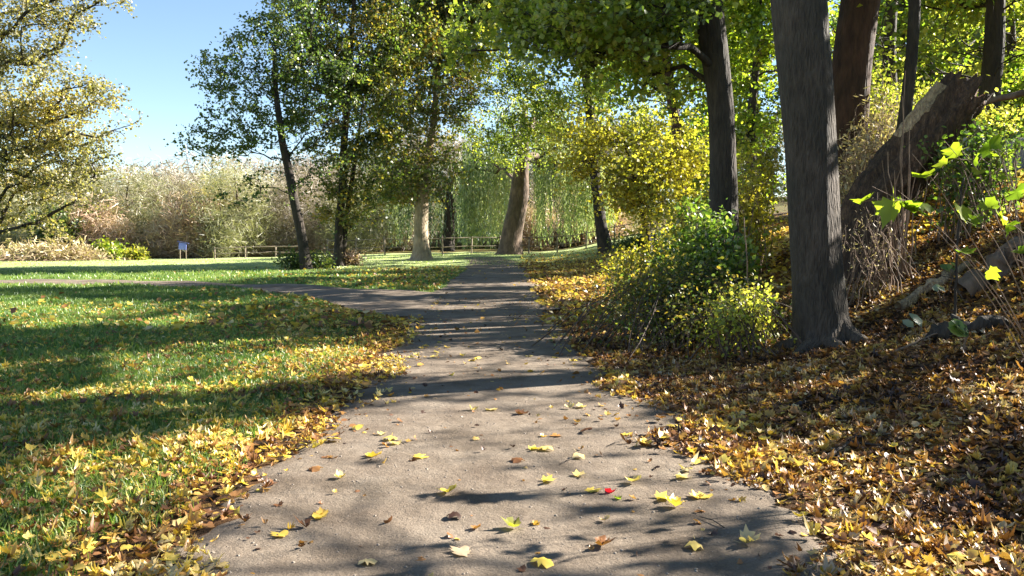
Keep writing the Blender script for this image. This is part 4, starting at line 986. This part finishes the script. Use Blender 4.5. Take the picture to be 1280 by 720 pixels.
# ------------------------------------------------------------------ leaves one can count on the path
PATH_LEAVES = 'single leaves on the dirt path'
def single(px, py, size, mat, label=None, curl=None, name='fallen_leaf', col=None, z=.03, tilt=.12):
    g = ground(px, py); tm = MAPLES[rs.randint(0, 8) if curl is None else curl]
    v, f, r = scatter(V(0,0,0)[None], rot_from(V(0,0,1)[None]+rs.randn(1,3)*tilt, rs.rand(1)*6.3), np.array([size*.84]), tm, np.array([rs.rand() if col is None else col]))
    v[:,2] -= v[:,2].min()
    o = mesh_np(name, v, f, mat, {'rnd': r}); o.location = (g[0], g[1], g[2]+.014)
    tag(o, label or 'small fallen leaf lying on the sunlit dirt path', 'leaf', PATH_LEAVES)
    return o
Y_ = M['litter_yellow']; B_ = M['litter']
single(558,618,.15,Y_,'curled yellow-orange maple leaf in the middle of the near path',1,col=.8)
single(572,650,.10,B_,'curled brown leaf just below the yellow-orange one on the near path',4,col=.15)
single(648,668,.12,M['leaf_gold'],'olive leaf in the dappled shade at the lower middle of the path',3)
single(745,690,.12,B_,'greenish brown leaf in the dappled shade at the lower right of the path',3,col=.5)
single(585,700,.12,B_,'tan leaf in the shade at the bottom of the picture',0,col=.95)
single(678,607,.12,Y_,'pale yellow leaf right of the middle of the near path',5,col=.9)
single(722,600,.11,Y_,'flat pale leaf near the red flower, farther away',5,col=.98)
single(790,606,.12,Y_,'pale cream leaf right of the red flower with a dark stalk',3,col=.98)
single(735,620,.11,Y_,'yellow leaf touching the left side of the red flower',0,col=.75)
red = leaf_mat('crimson_flower', [(.45,.012,.03),(.6,.02,.05)], trans=.3)  # for the red flower with a twig, built as one curled leaf
single(766,622,.085,red,'small crimson red flower on the path, built as a leaf, the only red one',3,tilt=.9)
single(776,630,.06,M['sap'],'tiny lime leaf touching the right side of the red flower',1)
single(820,630,.13,Y_,'pair-sized pale yellow leaf right of the lime one, towards the path edge',5,col=.95)
single(880,628,.15,Y_,'broad pale leaf near the right edge of the near path',0,col=.9)
single(358,677,.11,Y_,'flat bright yellow leaf alone at the lower left of the path',0,col=.8,z=.01)
single(518,575,.13,Y_,'yellow leaf left of the middle of the path, above the yellow-orange one',0,col=.75)
single(460,574,.13,Y_,'orange-yellow leaf on the left half of the near path',1,col=.6)
single(662,565,.11,Y_,'greenish yellow leaf on the middle of the path in full sun',5,col=.85)
single(780,548,.11,Y_,'yellow leaf on the right half of the path before the broad shadow',0,col=.8)
single(808,562,.11,Y_,'cream leaf on the right half of the path, right of the yellow one',3,col=.98)
for px, py, c in [(490,552,.7),(498,560,.9),(430,602,.9),(408,645,.8),(440,540,.9),(478,548,.95),(610,515,.9),(590,514,.8),(645,520,.3),(690,566,.9),(700,548,.3),(735,545,.3),(640,580,.3),(720,575,.9),(850,640,.9),(870,624,.95),(845,600,.9),(600,452,.9),(660,447,.8),(580,447,.9),(720,452,.8),(395,655,.9),(455,715,.9),(670,712,.7),(540,448,.8),(868,690,.9),(925,685,.9),(712,515,.9),(730,512,.95),(560,436,.8)]:
    single(px, py, .085+.05*rs.rand(), Y_ if c > .5 else B_, col=c)
def twig(label, px, py, L):
    g = ground(px, py); a = rs.rand()*3; tb = Tubes(); u = V(cos(a), sin(a), 0)
    tb.add([V(0,0,.008), u*L*.5+V(.01,.01,.016), u*L+V(0,0,.008)], [.004,.0035,.002], 5); o = tb.build('twig', M['bark_dark'])
    o.location = (g[0], g[1], g[2]+.014); tag(o, label, 'twig')
twig('thin dark twig on the near path right of the middle', 700, 585, .22)
twig('short dark twig on the right half of the path below the broad shadow', 760, 562, .2)
twig('dark twig on the left half of the near path', 505, 560, .18)
twig('twig in the dappled shade at the lower right of the path', 905, 665, .2)
# ------------------------------------------------------------------ light, sky, camera
w = bpy.data.worlds.new('World'); scene.world = w; w.use_nodes = True
nt = w.node_tree; nt.nodes.clear()
sk = nt.nodes.new('ShaderNodeTexSky'); sk.sky_type = 'NISHITA'; sk.sun_disc = False
sk.sun_elevation = SUN_EL; sk.sun_rotation = SUN_AZ; sk.altitude = 50; sk.air_density = .9; sk.dust_density = .0; sk.ozone_density = 1.6
bg = nt.nodes.new('ShaderNodeBackground'); bg.inputs[1].default_value = .05
wo = nt.nodes.new('ShaderNodeOutputWorld'); nt.links.new(sk.outputs[0], bg.inputs[0]); nt.links.new(bg.outputs[0], wo.inputs[0])
ld = bpy.data.lights.new('sun', 'SUN'); ld.energy = 5.0; ld.angle = radians(.5); ld.color = (1, .94, .84)
lo = bpy.data.objects.new('sun', ld); COL.objects.link(lo)
from mathutils import Vector
lo.rotation_euler = Vector(SUN).to_track_quat('Z', 'Y').to_euler(); lo.location = (20, 10, 30)
cd = bpy.data.cameras.new('camera'); cd.sensor_width = 36; cd.lens = 36*F/1280; cd.clip_end = 3000; cd.clip_start = .05
co = bpy.data.objects.new('camera', cd); COL.objects.link(co); co.location = CAM; co.rotation_euler = (pi/2-PIT, 0, 0)
scene.camera = co
vs = scene.view_settings; vs.view_transform = 'Standard'; vs.look = 'None'; vs.gamma = 1; vs.exposure = 2.35; vs.use_curve_mapping = False
cy = scene.cycles; cy.max_bounces = 7; cy.diffuse_bounces = 4; cy.transmission_bounces = 4; cy.glossy_bounces = 2; cy.caustics_reflective = False; cy.caustics_refractive = False
